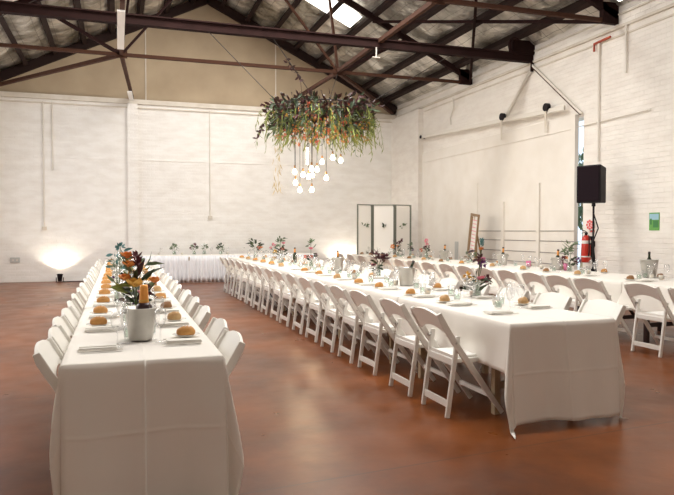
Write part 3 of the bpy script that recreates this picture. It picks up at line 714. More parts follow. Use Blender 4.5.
# ------------------------------------------------------------------ table settings
ZT = .752
def make_roll(m, sx, sy, h, bumps):
    b = newbm(); bmesh.ops.create_icosphere(b, subdivisions=3, radius=1)
    for v in b.verts:
        n = 1 + bumps*noise.noise(v.co*1.7) + .05*noise.noise(v.co*5)
        z = v.co.z*n; v.co = Vector((v.co.x*sx*n, v.co.y*sy*n, (max(z, -.35)+.35)*h/1.35))
    return b
def roll_kind(kind):
    t = thing('bread_roll', 'x', 'bread')
    if kind == 'loaf': obj('crust', make_roll('roll', .058, .036, .055, .10), 'roll', t, smooth=True)
    elif kind == 'pale': obj('crust', make_roll('roll2', .052, .042, .058, .14), 'roll2', t, smooth=True)
    else: obj('crust', make_roll('rye', .050, .040, .052, .18), 'rye', t, smooth=True)
    b = newbm()
    for q in (-.4, 0, .4): bar(b, (q*.05-.004, -.016, .052), (q*.05+.004, .016, .052), .004, .004)
    obj('crust_slash', b, 'card', t)
    return t
def plate_proto():
    t = thing('side_plate', 'x', 'plate')
    b = newbm(); lathe(b, [(0, 0), (.045, 0), (.05, .004), (.082, .012), (.083, .015), (.05, .008), (0, .007)], 24); obj('dish', b, 'china', t, smooth=True)
    return t
def simple(name, cat, parts):
    t = thing(name, 'x', cat)
    for nm, fn, m, sm in parts:
        b = newbm(); fn(b); obj(nm, b, m, t, smooth=sm)
    return t
def wine(b): lathe(b, [(0, .0), (.032, .0), (.032, .002), (.006, .006), (.004, .012), (.004, .085)], 14)
def wineb(b): lathe(b, [(.004, .085), (.022, .10), (.034, .13), (.036, .15), (.030, .195), (.029, .195), (.034, .15), (.032, .13), (.02, .102), (.003, .088)], 14, close=False)
def flute(b): lathe(b, [(0, .0), (.03, .0), (.03, .002), (.005, .006), (.0035, .012), (.0035, .08)], 12)
def fluteb(b): lathe(b, [(.004, .08), (.018, .10), (.024, .14), (.021, .215), (.020, .215), (.022, .14), (.016, .102), (.003, .083)], 12, close=False)
PROT = {
 'wine': simple('wine_glass', 'wine glass', [('stem', wine, 'glass', True), ('bowl', wineb, 'glass', True)]),
 'flute': simple('champagne_flute', 'champagne flute', [('stem', flute, 'glass', True), ('bowl', fluteb, 'glass', True)]),
 'tumbler': simple('water_tumbler', 'tumbler', [('cup', lambda b: lathe(b, [(0, 0), (.030, 0), (.036, .10), (.0345, .10), (.0285, .008), (0, .008)], 14), 'glass', True), ('water', lambda b: lathe(b, [(0, .009), (.028, .009), (.031, .06), (0, .06)], 14), 'water', True)]),
 'candle': simple('tealight_holder', 'candle', [('holder', lambda b: lathe(b, [(0, 0), (.026, 0), (.034, .035), (.032, .062), (.029, .062), (.030, .035), (.022, .006), (0, .006)], 16), 'frost', True),
            ('wax', lambda b: lathe(b, [(0, .006), (.02, .006), (.02, .022), (0, .022)], 14), 'wax', True), ('flame', lambda b: lathe(b, [(0, .024), (.004, .030), (0, .044)], 8), 'flame', True)]),
 'knife': simple('knife', 'knife', [('blade', lambda b: bar(b, (0, 0, .003), (.12, 0, .003), .016, .003), 'cutlery', False), ('handle', lambda b: bar(b, (-.10, 0, .004), (0, 0, .004), .011, .006), 'cutlery', False)]),
 'fork': simple('fork', 'fork', [('handle', lambda b: bar(b, (-.10, 0, .004), (.05, 0, .003), .010, .004), 'cutlery', False), ('tines', lambda b: [bar(b, (.05, q, .003), (.10, q, .005), .003, .003) for q in (-.009, -.003, .003, .009)] and bar(b, (.045, 0, .003), (.06, 0, .003), .022, .003), 'cutlery', False)]),
 'napkin': simple('folded_napkin', 'napkin', [('cloth', lambda b: (box(b, -.10, .10, -.055, .055, 0, .006), box(b, -.098, .098, -.05, .053, .006, .012)), 'napkin', False), ('fold', lambda b: box(b, -.096, .096, -.02, .052, .012, .017), 'napkin', False)]),
 'plate': plate_proto(), 'loaf': roll_kind('loaf'), 'pale': roll_kind('pale'), 'rye': roll_kind('rye'),
}
CNT = {}; used = set()
def put(kind, x, y, z, rz, label, group, scale=None):
    if kind not in used:
        used.add(kind); o = PROT[kind]; o.location = (x, y, z); o.rotation_euler = (0, 0, rz); o['label'] = label; o['group'] = group
        if scale: o.scale = scale
        return o
    return dup(PROT[kind], (x, y, z), rz, label, group, scale)
rs = random.Random(11)
def settings(ys, xe, s, where, kinds, near_n):
    """xe: table edge, s: +1 if the table lies to +X of that edge"""
    for i, y in enumerate(ys):
        nth = ORD[i]
        k = kinds[i % len(kinds)]; xp = xe + s*(.135 + rs.uniform(-.01, .01)); yp = y + rs.uniform(-.02, .02)
        if k:
            put('plate', xp, yp, ZT, 0, 'white side plate under the %s bread roll, %s' % (nth, where), 'side plates, ' + where)
            put(k, xp, yp, ZT+.010, rs.uniform(-.4, .4), '%s bread roll, %s from the near end, %s' % ({'loaf': 'golden', 'pale': 'crusty pale', 'rye': 'dark crusted'}[k], nth, where), 'bread rolls, ' + where)
        if i < near_n:
            for kk, dy in (('knife', -.30), ('fork', -.13)):
                put(kk, xe + s*.17, y + dy, ZT, (0 if s > 0 else PI) + rs.uniform(-.06, .06), 'steel %s at the %s place setting, %s' % (kk, nth, where), kk + ' row, ' + where)
            put('napkin', xe + s*.16, y - .215, ZT, (0 if s > 0 else PI) + rs.uniform(-.06, .06), 'folded white napkin at the %s place setting, %s' % (nth, where), 'napkins, ' + where)
        put('tumbler', xe + s*.33, y + .10 + rs.uniform(-.05, .05), ZT, 0, 'clear water tumbler at the %s place setting, %s' % (nth, where), 'water tumblers, ' + where)
        gx = xe + s*(.27 + rs.uniform(-.015, .02))
        put('wine', gx, y - .20 + rs.uniform(-.04, .04), ZT, 0, 'wine glass at the %s place setting, %s' % (nth, where), 'wine glasses, ' + where)
        put('flute', gx + s*.04, y - .09 + rs.uniform(-.03, .03), ZT, 0, 'champagne flute at the %s place setting, %s' % (nth, where), 'champagne flutes, ' + where)
yLs = [4.05, 4.78, 5.45, 6.24, 7.04, 7.74, 8.44, 9.1, 9.75, 10.35, 11.0, 11.7, 12.4, 13.1, 13.8, 14.5]
settings(yLs, TL[0], 1, 'left side of the left table', [None] + ['loaf']*40, 10)
yRs = [4.13, 4.87, 5.64, 6.42, 7.20, 7.95, 8.7, 9.4, 10.1, 10.8, 11.5, 12.2, 12.9, 13.6, 14.3]
settings(yRs, TL[1], -1, 'right side of the left table', ['loaf', 'pale', 'rye', 'loaf', 'pale', 'rye'], 10)
yMs = [4.72, 5.35, 6.07, 6.96, 7.57, 8.45, 9.31, 10.1, 10.9, 11.7, 12.5, 13.3, 14.1, 14.9, 15.7]
settings(yMs, TM[0]+.06, 1, 'left side of the centre table', [None, 'pale', 'loaf', 'loaf', 'loaf', 'pale', 'loaf', 'loaf'], 9)
yMr = [4.95, 5.8, 6.65, 7.5, 8.56, 9.4, 10.3, 11.2, 12.1, 13.0, 13.9, 14.8, 15.7]
settings(yMr, TM[1], -1, 'right side of the centre table', ['pale', 'rye', 'loaf', 'pale'], 5)
yT = [5.3, 6.1, 7.0, 8.08, 8.83, 9.44, 10.4, 11.5, 12.4, 13.2, 14.0, 14.8, 15.6, 16.4, 17.1]
settings(yT, TR[0]+.14, 1, 'left side of the right table', ['pale', 'loaf', 'rye', 'pale', 'rye', 'pale'], 4)
yTr = [5.4, 6.3, 7.2, 8.35, 9.3, 10.3, 11.3, 12.3, 13.3, 14.3, 15.3, 16.3]
settings(yTr, TR[1]-.02, -1, 'right side of the right table', ['loaf', 'pale', 'rye'], 0)
# candles
def candles(pts, where):
    for i, (x, y) in enumerate(pts):
        put('candle', x, y, ZT, 0, 'lit tealight in a frosted glass, %s from the near end, %s' % (ORD[i], where), 'tealights, ' + where)
candles([(.11 + .05*(-1)**k, 5.0 + 1.05*k) for k in range(9)], 'middle of the left table')
candles([(3.08 + .06*(-1)**k, 5.0 + 1.1*k) for k in range(10)], 'middle of the centre table')
candles([(6.8 + .05*(-1)**k, 6.9 + 1.3*k) for k in range(8)], 'middle of the right table')
candles([(1.05 + .62*k, 18.45) for k in range(5)], 'head table')

# ice buckets and bottles
def bucket(x, y, label, s=1, rz=0):
    t = thing('ice_bucket', label, 'ice bucket', (x, y, ZT), rz)
    b = newbm(); lathe(b, [(0, 0), (.066*s, 0), (.070*s, .006), (.092*s, .185*s), (.097*s, .187*s), (.097*s, .193*s), (.088*s, .191*s), (.066*s, .012), (0, .012)], 28); obj('pail', b, 'bucket', t, smooth=True)
    for q in (-1, 1):
        b = newbm(); tube(b, [(q*.088*s, -.02, .165*s), (q*.112*s, -.018, .168*s), (q*.118*s, 0, .150*s), (q*.112*s, .018, .168*s), (q*.088*s, .02, .165*s)], .005, 6); obj('handle', b, 'bucket', t)
    return t
def bottle(x, y, z, label, tilt=(0, 0), style='orange'):
    t = thing('champagne_bottle', label, 'bottle', (x, y, z)); t.rotation_euler = (tilt[0], tilt[1], 0)
    g = 'bgreen' if style != 'purple' else 'bdark'
    b = newbm(); lathe(b, [(0, 0), (.038, .0), (.042, .01), (.042, .15), (.036, .18), (.019, .215), (.0155, .24), (.0155, .295), (0, .295)], 20); obj('glass_body', b, g, t, smooth=True)
    if style in ('orange', 'purple'):
        b = newbm(); lathe(b, [(.0205, .218), (.018, .24), (.0178, .28), (.021, .292), (.0215, .306), (.015, .316), (0, .317)], 16); obj('neck_foil', b, 'bfoil', t, smooth=True)
        b = newbm(); lathe(b, [(.0435, .06), (.0435, .12)], 20, close=False); obj('paper_label', b, 'card', t, smooth=True)
    if style == 'small':
        b = newbm(); lathe(b, [(.0215, .2), (.018, .24), (.0178, .285), (0, .285)], 16); obj('neck_foil', b, 'bfoil', t, smooth=True)
        b = newbm(); lathe(b, [(.019, .285), (.019, .31), (0, .312)], 12); obj('cap', b, 'cork', t, smooth=True)
    if style == 'dark':
        b = newbm(); lathe(b, [(.0175, .27), (.0175, .298), (0, .299)], 12); obj('cap', b, 'cork', t, smooth=True)
    return t
bucket(.125, 4.08, 'tin ice bucket at the near end of the left table', 1.0, R(10))
tb = thing('champagne_bottle', 'dark bottle with tall wrinkled orange foil neck in the near bucket', 'bottle', (.145, 4.085, ZT+.030)); tb.scale = (1.1, 1.1, .93)
b = newbm(); lathe(b, [(0, 0), (.04, 0), (.044, .01), (.044, .13), (.043, .165), (.042, .185), (.026, .205), (0, .21)], 22); obj('glass_body', b, 'bdark', tb, smooth=True)
b = newbm(); lathe(b, [(.0275, .20), (.025, .215), (.023, .26), (.0215, .305), (.019, .318), (0, .32)], 18); obj('neck_foil', b, 'bfoil', tb, smooth=True)
b = newbm(); lathe(b, [(.0255, .2125), (.026, .218), (.025, .224)], 18, close=False); obj('foil_band', b, 'fyellow', tb, smooth=True)
bucket(3.26, 7.15, 'tin ice bucket in the centre table middle holding a tilted green bottle', 1.12)
bottle(3.235, 7.15, ZT+.02, 'dark green bottle leaning right out of the centre bucket', (0, R(24)), 'dark')
bucket(3.42, 10.2, 'tall tin ice bucket farther down the centre table', 1.12)
bottle(3.42, 10.2, ZT+.02, 'champagne bottle upright in the farther centre table bucket', (0, 0), 'small')
bottle(3.68-.25, 13.0, ZT, 'orange necked bottle standing far down the centre table', (0, 0), 'small')
for x, y, lab, lb in ((7.0, 13.3, 'small tin ice bucket far along the right table', 'orange necked bottle far along the right table'),
                      (6.98, 10.9, 'tin ice bucket on the right table before the boarded door battens', 'orange necked bottle in the right table bucket by the battens'),
                      (6.98, 9.25, 'tin ice bucket on the right table left of the fire extinguisher', 'orange necked bottle left of the fire extinguisher')):
    bucket(x, y, lab, 1.1); bottle(x, y, ZT+.03, lb, (0, R(3)), 'small')
bucket(7.08, 7.35, 'tin ice bucket at the near end of the right table', 1.3); bottle(7.08, 7.35, ZT+.06, 'dark bottle without foil in the right table near bucket', (0, 0), 'dark')
b = newbm(); box(b, -.03, .03, -.008, .008, 0, .05); o = obj('name_card', b, 'card'); o.location = (6.98, 7.2, ZT); tag(o, 'small white card before the near bucket on the right table', 'card')
for i, (x, y) in enumerate(((6.95, 11.55), (6.95, 10.02), (6.98, 9.02))):
    t = thing('pink_tumbler', 'pink glass tumbler on the right table, %s' % ('leftmost, beside the framed chart', 'between the two orange necked bottles', 'rightmost, beside the dark flowers')[i], 'tumbler', (x, y, ZT), 0, 'pink tumblers on the right table')
    b = newbm(); lathe(b, [(0, 0), (.036, 0), (.046, .115), (.043, .115), (.034, .008), (0, .008)], 18); obj('cup', b, 'pink', t, smooth=True)
    b = newbm(); lathe(b, [(.0455, .108), (.0475, .112), (.0455, .117)], 18, close=False); obj('rim', b, 'pink', t, smooth=True)

# ------------------------------------------------------------------ flowers
def bloom(b, c, r, rnd, kind='rose'):
    c = Vector(c)
    if kind == 'rose':
        for ring, (k, rr, tilt) in enumerate(((5, 1.0, .5), (5, .75, .9), (4, .45, 1.2))):
            for q in range(k):
                a = 2*PI*q/k + ring*.6; d = Vector((math.cos(a)*math.cos(tilt), math.sin(a)*math.cos(tilt), math.sin(tilt)))
                side = Vector((-math.sin(a), math.cos(a), 0)); prev = None
                for t_, wd in ((0, .35), (.45, .95), (.8, .8), (1, .3)):
                    p = c + d*r*rr*t_ + Vector((0, 0, r*.25*t_*t_)); cur = (b.verts.new(p - side*r*.5*wd), b.verts.new(p + d*r*.12*(1 if t_ < 1 else 0)), b.verts.new(p + side*r*.5*wd))
                    if prev:
                        for z in (0, 1): b.faces.new((prev[z], prev[z+1], cur[z+1], cur[z]))
                    prev = cur
    elif kind == 'spike':
        for q in range(16):
            a = q*2.4; leaf(b, c + Vector((0, 0, r*1.6*q/16)), (math.cos(a), math.sin(a), .9), r*.9, r*.45, rnd, .1)
    else:
        for q in range(22):
            d = Vector((rnd.gauss(0, 1), rnd.gauss(0, 1), rnd.gauss(.3, 1))).normalized(); leaf(b, c + d*r*.25, d, r*.8, r*.42, rnd, .15)
def bouquet(loc, label, vase_h, blooms, leaves, seed, vr=.04, leafsize=.14):
    """blooms: (material, radius, kind, (dx,dy,dz)); leaves: (material, count, spread, z0, z1)"""
    rnd = random.Random(seed); t = thing('flower_bouquet', label, 'flowers', (*loc, ZT))
    b = newbm(); lathe(b, [(0, 0), (vr*.9, 0), (vr, .01), (vr*.9, vase_h*.6), (vr*.7, vase_h*.85), (vr*.8, vase_h), (vr*.76, vase_h), (vr*.64, vase_h*.85), (vr*.84, vase_h*.6), (vr*.9, .014), (0, .012)], 18); obj('vase', b, 'vaseglass', t, smooth=True)
    b = newbm(); lathe(b, [(0, .014), (vr*.85, .014), (vr*.8, vase_h*.55), (0, vase_h*.55)], 16); obj('vase_water', b, 'water', t, smooth=True)
    b = newbm()
    for m, r, k, d in blooms: tube(b, [(rnd.uniform(-.4, .4)*vr, rnd.uniform(-.4, .4)*vr, .02), (d[0]*.12, d[1]*.12, vase_h*.95), (d[0]*.6, d[1]*.6, (d[2]+vase_h)/2), d], .0035, 5)
    obj('stems', b, 'stem', t)
    for m, r, k, d in blooms:
        b = newbm(); bloom(b, d, r, rnd, k); obj('bloom', b, m, t)
    for m, n, sp, z0, z1 in leaves:
        b = newbm()
        for q in range(n):
            a = rnd.uniform(0, 2*PI); rr = sp*math.sqrt(rnd.random()); z = rnd.uniform(z0, z1)
            leaf(b, (rr*.45*math.cos(a), rr*.45*math.sin(a), z), (math.cos(a), math.sin(a), rnd.uniform(-.3, 1.0)), leafsize*rnd.uniform(.6, 1.2), leafsize*.3, rnd)
        obj('foliage', b, m, t)
    return t
bouquet((.12, 4.72), 'large bouquet of orange roses, burgundy blooms and dark leaves behind the near bucket', .15,
  [('forange', .055, 'rose', (-.06, .05, .46)), ('forange', .056, 'rose', (-.05, -.04, .40)), ('fyellow', .075, 'rose', (-.01, -.10, .27)), ('forange', .055, 'rose', (-.075, -.03, .31)),
   ('forange', .038, 'rose', (.03, .06, .40)), ('fdark', .06, 'spike', (.0, -.03, .39)), ('fdark', .05, 'tuft', (.075, -.03, .24)), ('fpink', .04, 'rose', (.035, -.12, .22)),
   ('forange', .05, 'rose', (.12, -.02, .29)), ('fyellow', .03, 'tuft', (-.03, .1, .36)), ('fdark', .045, 'tuft', (.04, .1, .2)), ('fpurple', .035, 'tuft', (-.01, .02, .17))],
  [('leafd', 16, .11, .14, .36), ('leafg', 10, .12, .2, .42), ('leafb', 8, .10, .15, .34), ('leafy', 6, .1, .15, .4)], 3, .05, .14)
bouquet((.0, 6.25), 'pale bouquet of white blooms and blue-grey leaves behind the orange roses', .15,
  [('fwhite', .05, 'tuft', (-.02, 0, .36)), ('fwhite', .05, 'tuft', (-.03, .0, .29)), ('leaft', .05, 'tuft', (.02, 0, .50)), ('fwhite', .04, 'rose', (.03, .03, .33)), ('fpurple', .03, 'tuft', (-.05, 0, .22))],
  [('leaft', 16, .12, .28, .5), ('leafg', 12, .1, .15, .4)], 5, .04, .10)
bouquet((.1, 9.6), 'small orange and green bouquet far down the left table', .12, [('forange', .04, 'rose', (0, 0, .3)), ('forange', .035, 'rose', (.06, .03, .24)), ('fwhite', .04, 'tuft', (-.05, 0, .22))], [('leafd', 20, .1, .12, .3)], 6, .035, .1)
bouquet((3.36, 5.7), 'mixed bouquet with ochre, pink and burgundy blooms and one tall purple stem', .14,
  [('fyellow', .05, 'tuft', (-.11, .0, .21)), ('fyellow', .04, 'tuft', (-.06, -.03, .17)), ('straw', .035, 'tuft', (-.09, .03, .15)), ('fpink', .038, 'rose', (.01, -.03, .17)), ('fpink', .035, 'rose', (.05, -.02, .175)),
   ('fdark', .05, 'tuft', (.12, .0, .17)), ('fdark', .04, 'tuft', (.15, .03, .14)), ('fpurple', .05, 'tuft', (.06, .0, .32)), ('fdark', .05, 'spike', (.03, 0, .33)), ('forange', .034, 'rose', (.045, 0, .46)), ('leaft', .04, 'spike', (.055, 0, .50))],
  [('leafd', 22, .13, .06, .2), ('leafb', 8, .06, .34, .48)], 7, .045, .11)
bouquet((3.52, 8.7), 'burgundy leaf bouquet with a pink bloom in the middle of the centre table', .13,
  [('fdark', .06, 'tuft', (-.02, 0, .3)), ('fdark', .06, 'tuft', (.12, 0, .27)), ('fdark', .05, 'tuft', (.04, 0, .24)), ('fpink', .045, 'rose', (-.08, -.03, .15)), ('fdark', .05, 'spike', (.1, .04, .2))],
  [('leafb', 24, .17, .14, .36), ('leafd', 10, .08, .08, .2)], 8, .045, .12)
bouquet((3.25, 11.2), 'coral and pink bouquet with a tall green sprig, centre table', .13,
  [('fpink', .05, 'rose', (.0, 0, .32)), ('fred', .055, 'tuft', (-.09, 0, .19)), ('fred', .05, 'tuft', (.0, 0, .18)), ('fdark', .04, 'tuft', (.09, 0, .22)), ('leafg', .05, 'spike', (.0, 0, .42))], [('leafd', 14, .1, .12, .25), ('leafg', 8, .08, .3, .5)], 9, .045, .1)
bouquet((3.2, 13.2), 'golden and red bouquet with grey leaves, far on the centre table', .13,
  [('fyellow', .06, 'tuft', (-.14, 0, .22)), ('fpink', .05, 'rose', (.04, 0, .38)), ('fred', .05, 'tuft', (.02, 0, .28)), ('fdark', .045, 'tuft', (-.03, 0, .26)), ('leafg', .07, 'tuft', (-.04, 0, .48))], [('leafd', 14, .12, .12, .3), ('leafg', 16, .12, .3, .5)], 10, .05, .12)
bouquet((3.1, 15.4), 'red and orange bouquet with wide green leaves at the far centre table end', .13,
  [('fred', .06, 'tuft', (.08, 0, .26)), ('forange', .05, 'rose', (.14, 0, .24)), ('leafg', .06, 'tuft', (-.1, 0, .36))], [('leafd', 26, .2, .2, .42)], 12, .05, .15)
bouquet((6.86, 15.6), 'orange and dark bouquet at the far end of the right table', .13, [('forange', .07, 'tuft', (-.14, 0, .25)), ('fdark', .06, 'tuft', (.05, 0, .34)), ('fdark', .05, 'spike', (.12, 0, .36)), ('forange', .05, 'rose', (0, 0, .24))], [('leafd', 10, .1, .12, .3), ('leafb', 14, .16, .2, .42)], 13, .05, .12)
bouquet((6.9, 14.9), 'small dark green bottle vase of flowers beside the far orange bouquet', .16, [('fdark', .04, 'tuft', (0, 0, .24)), ('leafg', .05, 'tuft', (.02, 0, .33)), ('fpurple', .04, 'tuft', (.06, 0, .18))], [('leafd', 10, .06, .14, .3)], 14, .035, .08)
bouquet((6.9, 14.0), 'pink topped bouquet with red and dark blooms before the right wall pier', .15, [('fpink', .06, 'tuft', (0, 0, .42)), ('fpink', .05, 'tuft', (.01, 0, .34)), ('fdark', .06, 'tuft', (-.02, 0, .25)), ('fred', .05, 'tuft', (-.14, 0, .2)), ('fdark', .04, 'tuft', (.06, 0, .28))], [('leafd', 14, .1, .14, .34)], 15, .045, .1)
bouquet((6.88, 11.9), 'white daisy bouquet with green leaves by the bronze framed chart', .12, [('fwhite', .07, 'rose', (0, 0, .2)), ('fyellow', .025, 'tuft', (0, -.03, .22)), ('leafg', .04, 'tuft', (-.1, 0, .2))], [('leafg', 12, .14, .1, .2)], 16, .04, .09)
bouquet((6.92, 8.86), 'bouquet of a dark red sunflower and purple blooms under tall grey leaves', .12,
  [('fdark', .07, 'rose', (-.1, 0, .19)), ('forange', .03, 'tuft', (-.1, -.05, .22)), ('fdark', .05, 'tuft', (-.15, 0, .15)), ('fpurple', .06, 'tuft', (.17, 0, .17)), ('fdark', .05, 'tuft', (.12, 0, .13)), ('leafg', .06, 'spike', (.02, 0, .3))],
  [('leafg', 26, .14, .24, .46), ('leafd', 10, .1, .1, .2)], 17, .045, .11)
for i, (x, l, m1, m2) in enumerate(((1.48, 'pale grey-green posy, leftmost on the head table', 'leafg', 'fwhite'), (2.02, 'dark red posy on the head table, second from the left', 'fdark', 'leafd'), (2.3, 'small white posy in the middle of the head table', 'fwhite', 'leafg'), (2.76, 'wide green posy on the head table, behind the first chairs', 'leafd', 'fwhite'), (4.3, 'pink and green posy, rightmost on the head table', 'fpink', 'leafd'))):
    bouquet((x*.985, 18.4), l, .1, [(m1, .08, 'tuft', (0, 0, .25)), (m2, .05, 'tuft', (.08, 0, .2)), (m1, .05, 'tuft', (-.09, 0, .17))], [('leafg', 10, .1, .1, .25)], 30+i, .05, .1)
for i in range(8):
    put('wine', 1.1+.45*i, 18.32, ZT, 0, 'wine glass on the head table, %s from the left' % ORD[i], 'wine glasses on the head table')

# ------------------------------------------------------------------ flower chandelier
CX_, CY_, CZ_ = 4.14, 13.5, 3.93
t = thing('flower_chandelier', 'hanging ring of foliage and flowers with bare glowing bulbs', 'chandelier', (CX_, CY_, CZ_))
b = newbm()
for rr in (.95, .62):
    pts = [(rr*1.05*math.cos(a), rr*math.sin(a), .1) for a in [2*PI*k/36 for k in range(37)]]; tube(b, pts, .014, 6, caps=False)
for k in range(12):
    a = 2*PI*k/12; tube(b, [(.62*1.05*math.cos(a), .62*math.sin(a), .1), (.95*1.05*math.cos(a), .95*math.sin(a), .1)], .008, 5)
for k in range(7):
    x = -.75 + .25*k; q = math.sqrt(max(0, .9-x*x)); tube(b, [(x, -q, .12), (x, q, .12)], .006, 5)
obj('ring_frame', b, 'wire', t)
rnd = random.Random(21)
def ringp(zlo, zhi, out=1.0):
    a = rnd.uniform(0, 2*PI); rr = rnd.uniform(.5, 1.05)*out
    return Vector((rr*1.08*math.cos(a), rr*math.sin(a), rnd.uniform(zlo, zhi))), a
for m, n, zlo, zhi, L_, wd, dz, out in (('leafb', 520, -.30, .26, .15, .07, .1, 1.0), ('leafd', 480, -.38, .22, .17, .075, -.1, 1.0), ('leafg', 260, -.45, .15, .16, .055, -.4, 1.02), ('leafy', 330, -.62, .02, .22, .03, -1.3, 1.03), ('leafb', 90, -.1, .25, .15, .08, 0, 1.18)):
    b = newbm()
    for q in range(n):
        p, a = ringp(zlo, zhi, out)
        leaf(b, p, (math.cos(a)*rnd.uniform(.1, 1), math.sin(a)*rnd.uniform(.1, 1), dz + rnd.uniform(-.7, .7)), L_*rnd.uniform(.6, 1.3), wd*rnd.uniform(.7, 1.2), rnd)
    obj({'leafb': 'burgundy_leaves', 'leafd': 'dark_leaves', 'leafg': 'eucalyptus_leaves', 'leafy': 'willow_leaves'}[m], b, m, t)
# drooping fronds
b = newbm()
for q in range(60):
    p, a = ringp(-.1, .1, 1.08); L_ = rnd.uniform(.35, .85) * (1.0 if abs(math.cos(a)) > .5 else .85); o_ = rnd.uniform(.05, .3)
    pts = [p, p + Vector((math.cos(a)*o_*.7, math.sin(a)*o_*.7, -L_*.35)), p + Vector((math.cos(a)*o_, math.sin(a)*o_, -L_))]
    tube(b, pts, .004, 4)
    for s in range(9):
        f = s/8; c = pts[0].lerp(pts[1], f*2) if f < .5 else pts[1].lerp(pts[2], f*2-1)
        leaf(b, c, (rnd.uniform(-1, 1), rnd.uniform(-1, 1), -1.2), .12, .022, rnd)
obj('drooping_fronds', b, 'leafy', t)
b = newbm()
for q in range(36):
    p, a = ringp(-.15, .15, .95); L_ = rnd.uniform(.3, .7); pts = [p, p + Vector((0, 0, -L_))]; tube(b, pts, .004, 4)
    for s in range(7): leaf(b, pts[0].lerp(pts[1], s/6), (rnd.uniform(-1, 1), rnd.uniform(-1, 1), -1), .10, .03, rnd)
obj('trailing_foliage', b, 'leafg', t)
for m, n, nm in (('fred', 170, 'coral_blossoms'), ('fyellow', 110, 'golden_blossoms'), ('forange', 90, 'orange_blossoms'), ('fdark', 30, 'burgundy_blossoms')):
    b = newbm()
    for q in range(n):
        p, a = ringp(-.60, .10, rnd.choice((.5, .98))); bloom(b, p, rnd.uniform(.022, .045), rnd, 'tuft')
    obj(nm, b, m, t)
b = newbm()
for q in range(34): leaf(b, (-1.0+rnd.uniform(-.09, .09), -.2, -.75-rnd.uniform(0, .95)), (rnd.uniform(-.5, .5), 0, -1), .14, .022, rnd)
tube(b, [(-1.0, -.2, -.1), (-.98, -.2, -1.6)], .003, 4); obj('dried_strand', b, 'straw', t)
b = newbm()
for q in range(16): leaf(b, (-.98+.022*q, -.9, .82-.045*q*0.55+rnd.uniform(-.04, .04)), (rnd.uniform(-1, 1), 0, rnd.uniform(-1, .6)), .09, .05, rnd)
tube(b, [(-1.0, -.9, .84), (-.7, -.9, .5), (-.6, -.7, .1)], .005, 4)
obj('high_sprig', b, 'leafb', t)
b = newbm()
for q in range(16): leaf(b, (-1.25-.012*q, -.1, -.30-.02*q+rnd.uniform(-.06, .06)), (rnd.uniform(-1, .6), 0, rnd.uniform(-1, .4)), .09, .05, rnd)
tube(b, [(-1.0, 0, -.05), (-1.28, -.1, -.35), (-1.42, -.1, -.62)], .005, 4)
obj('side_sprig', b, 'leafb', t)
BULBS = [(.06, .1, -1.03), (.22, -.15, -0.96), (.47, .05, -0.99), (-.55, .1, -1.26), (-.60, -.15, -1.51), (-.45, .05, -1.65), (-.23, -.1, -1.65), (.06, -.2, -1.40), (-.34, .2, -1.31), (-.20, .25, -1.35), (-.10, -.05, -1.21), (-.28, -.25, -1.22), (-.15, .12, -1.32)]
for x, y, z in BULBS:
    b = newbm(); tube(b, [(x*.8, y, .1), (x, y, -.2), (x, y, z+.12)], .005, 5); cd = obj('lamp_cord', b, 'wire', t)
    b = newbm(); tube(b, [(x, y, z+.06), (x, y, z+.13)], .020, 10); obj('lamp_holder', b, 'brass', cd)
    b = newbm(); lathe(b, [(.014, .065), (.022, .045), (.045, .005), (.048, -.02), (.034, -.052), (0, -.062)], 14, c=(x, y, z)); obj('bulb', b, 'bulb', t, smooth=True)
b = newbm(); tube(b, [(-.30, .0, -.76), (-.30, 0, -1.11)], .022, 12); obj('tube_bulb', b, 'bulb', t, smooth=True)
b = newbm(); tube(b, [(-.30, 0, .1), (-.30, 0, -.76)], .006, 5); obj('lamp_cord', b, 'wire', t)
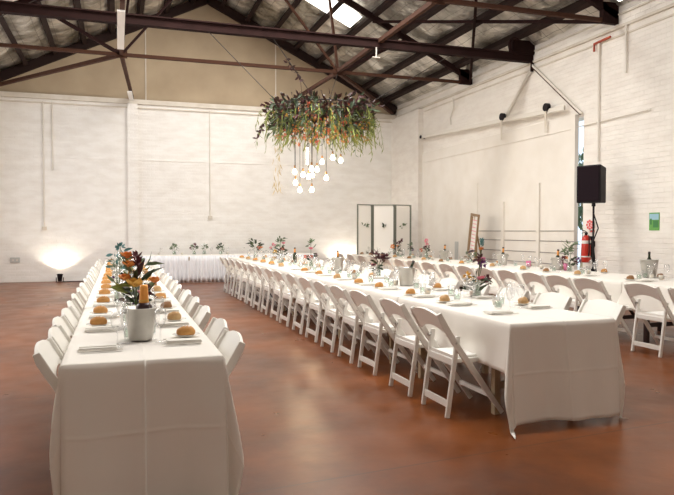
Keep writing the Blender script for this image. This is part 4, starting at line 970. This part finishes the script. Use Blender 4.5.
l = bpy.data.lights.new('bulb_glow', 'POINT'); l.energy = 45; l.color = (1, .74, .45); l.shadow_soft_size = .3
lo = bpy.data.objects.new('bulb_glow', l); C.objects.link(lo); lo.location = (CX_-.2, CY_, CZ_-1.5)
# suspension wires
for p, q, lab in (((1.62, 12.3, 5.06), (CX_-.95, CY_-.1, CZ_+.12), 'thin wire from the heavy beam to the chandelier, left'),
                  ((2.85, 12.35, 5.06), (CX_-.35, CY_-.75, CZ_+.12), 'thin wire from the heavy beam to the chandelier, second from left'),
                  ((6.6, 12.35, 5.06), (CX_+.85, CY_-.35, CZ_+.12), 'thin wire from the heavy beam to the chandelier, right'),
                  ((nr, 14.9, TZ), (CX_+.35, CY_+.85, CZ_+.12), 'thin wire from the truss node to the chandelier back')):
    b = newbm(); tube(b, [p, q], .008, 5); tag(obj('suspension_wire', b, 'wire'), lab, 'wire', 'wires holding the chandelier')
b = newbm(); tube(b, [(1.0, 12.6, 6.9), (.0, 12.9, 6.35), (-1.2, 13.5, 5.85), (-2.6, 14.2, 5.25)], .01, 5)
tag(obj('loose_cable', b, 'wire'), 'loose dark cable strung under the left roof slope', 'cable')

# outdoors beyond the door gap: paving and a leafy shrub
b = newbm(); box(b, XR+.3, XR+14, 2, 22, -.14, -.02); struct('ground_outside', b, mat and 'trim', 'pale ground outside the door gap')
t = thing('garden_shrub', 'leafy green shrub seen through the narrow door gap', 'shrub', (12.2, 15.1, -.02))
b = newbm(); tube(b, [(0, 0, 0), (.1, 0, 1.6), (0, .1, 2.6)], [.08, .06, .03]); tube(b, [(.1, 0, 1.2), (.5, .3, 2.4)], .035); obj('trunk', b, 'tleg', t)
b = newbm(); rnd = random.Random(8)
for q in range(900):
    d = Vector((rnd.gauss(0, 1), rnd.gauss(0, 1), rnd.gauss(0, 1))).normalized()*rnd.uniform(.4, 1); leaf(b, (d.x*1.1, d.y*1.1, 2.6+d.z*1.2), d + Vector((0, 0, -.3)), .22, .1, rnd)
obj('foliage', b, 'leafg', t)
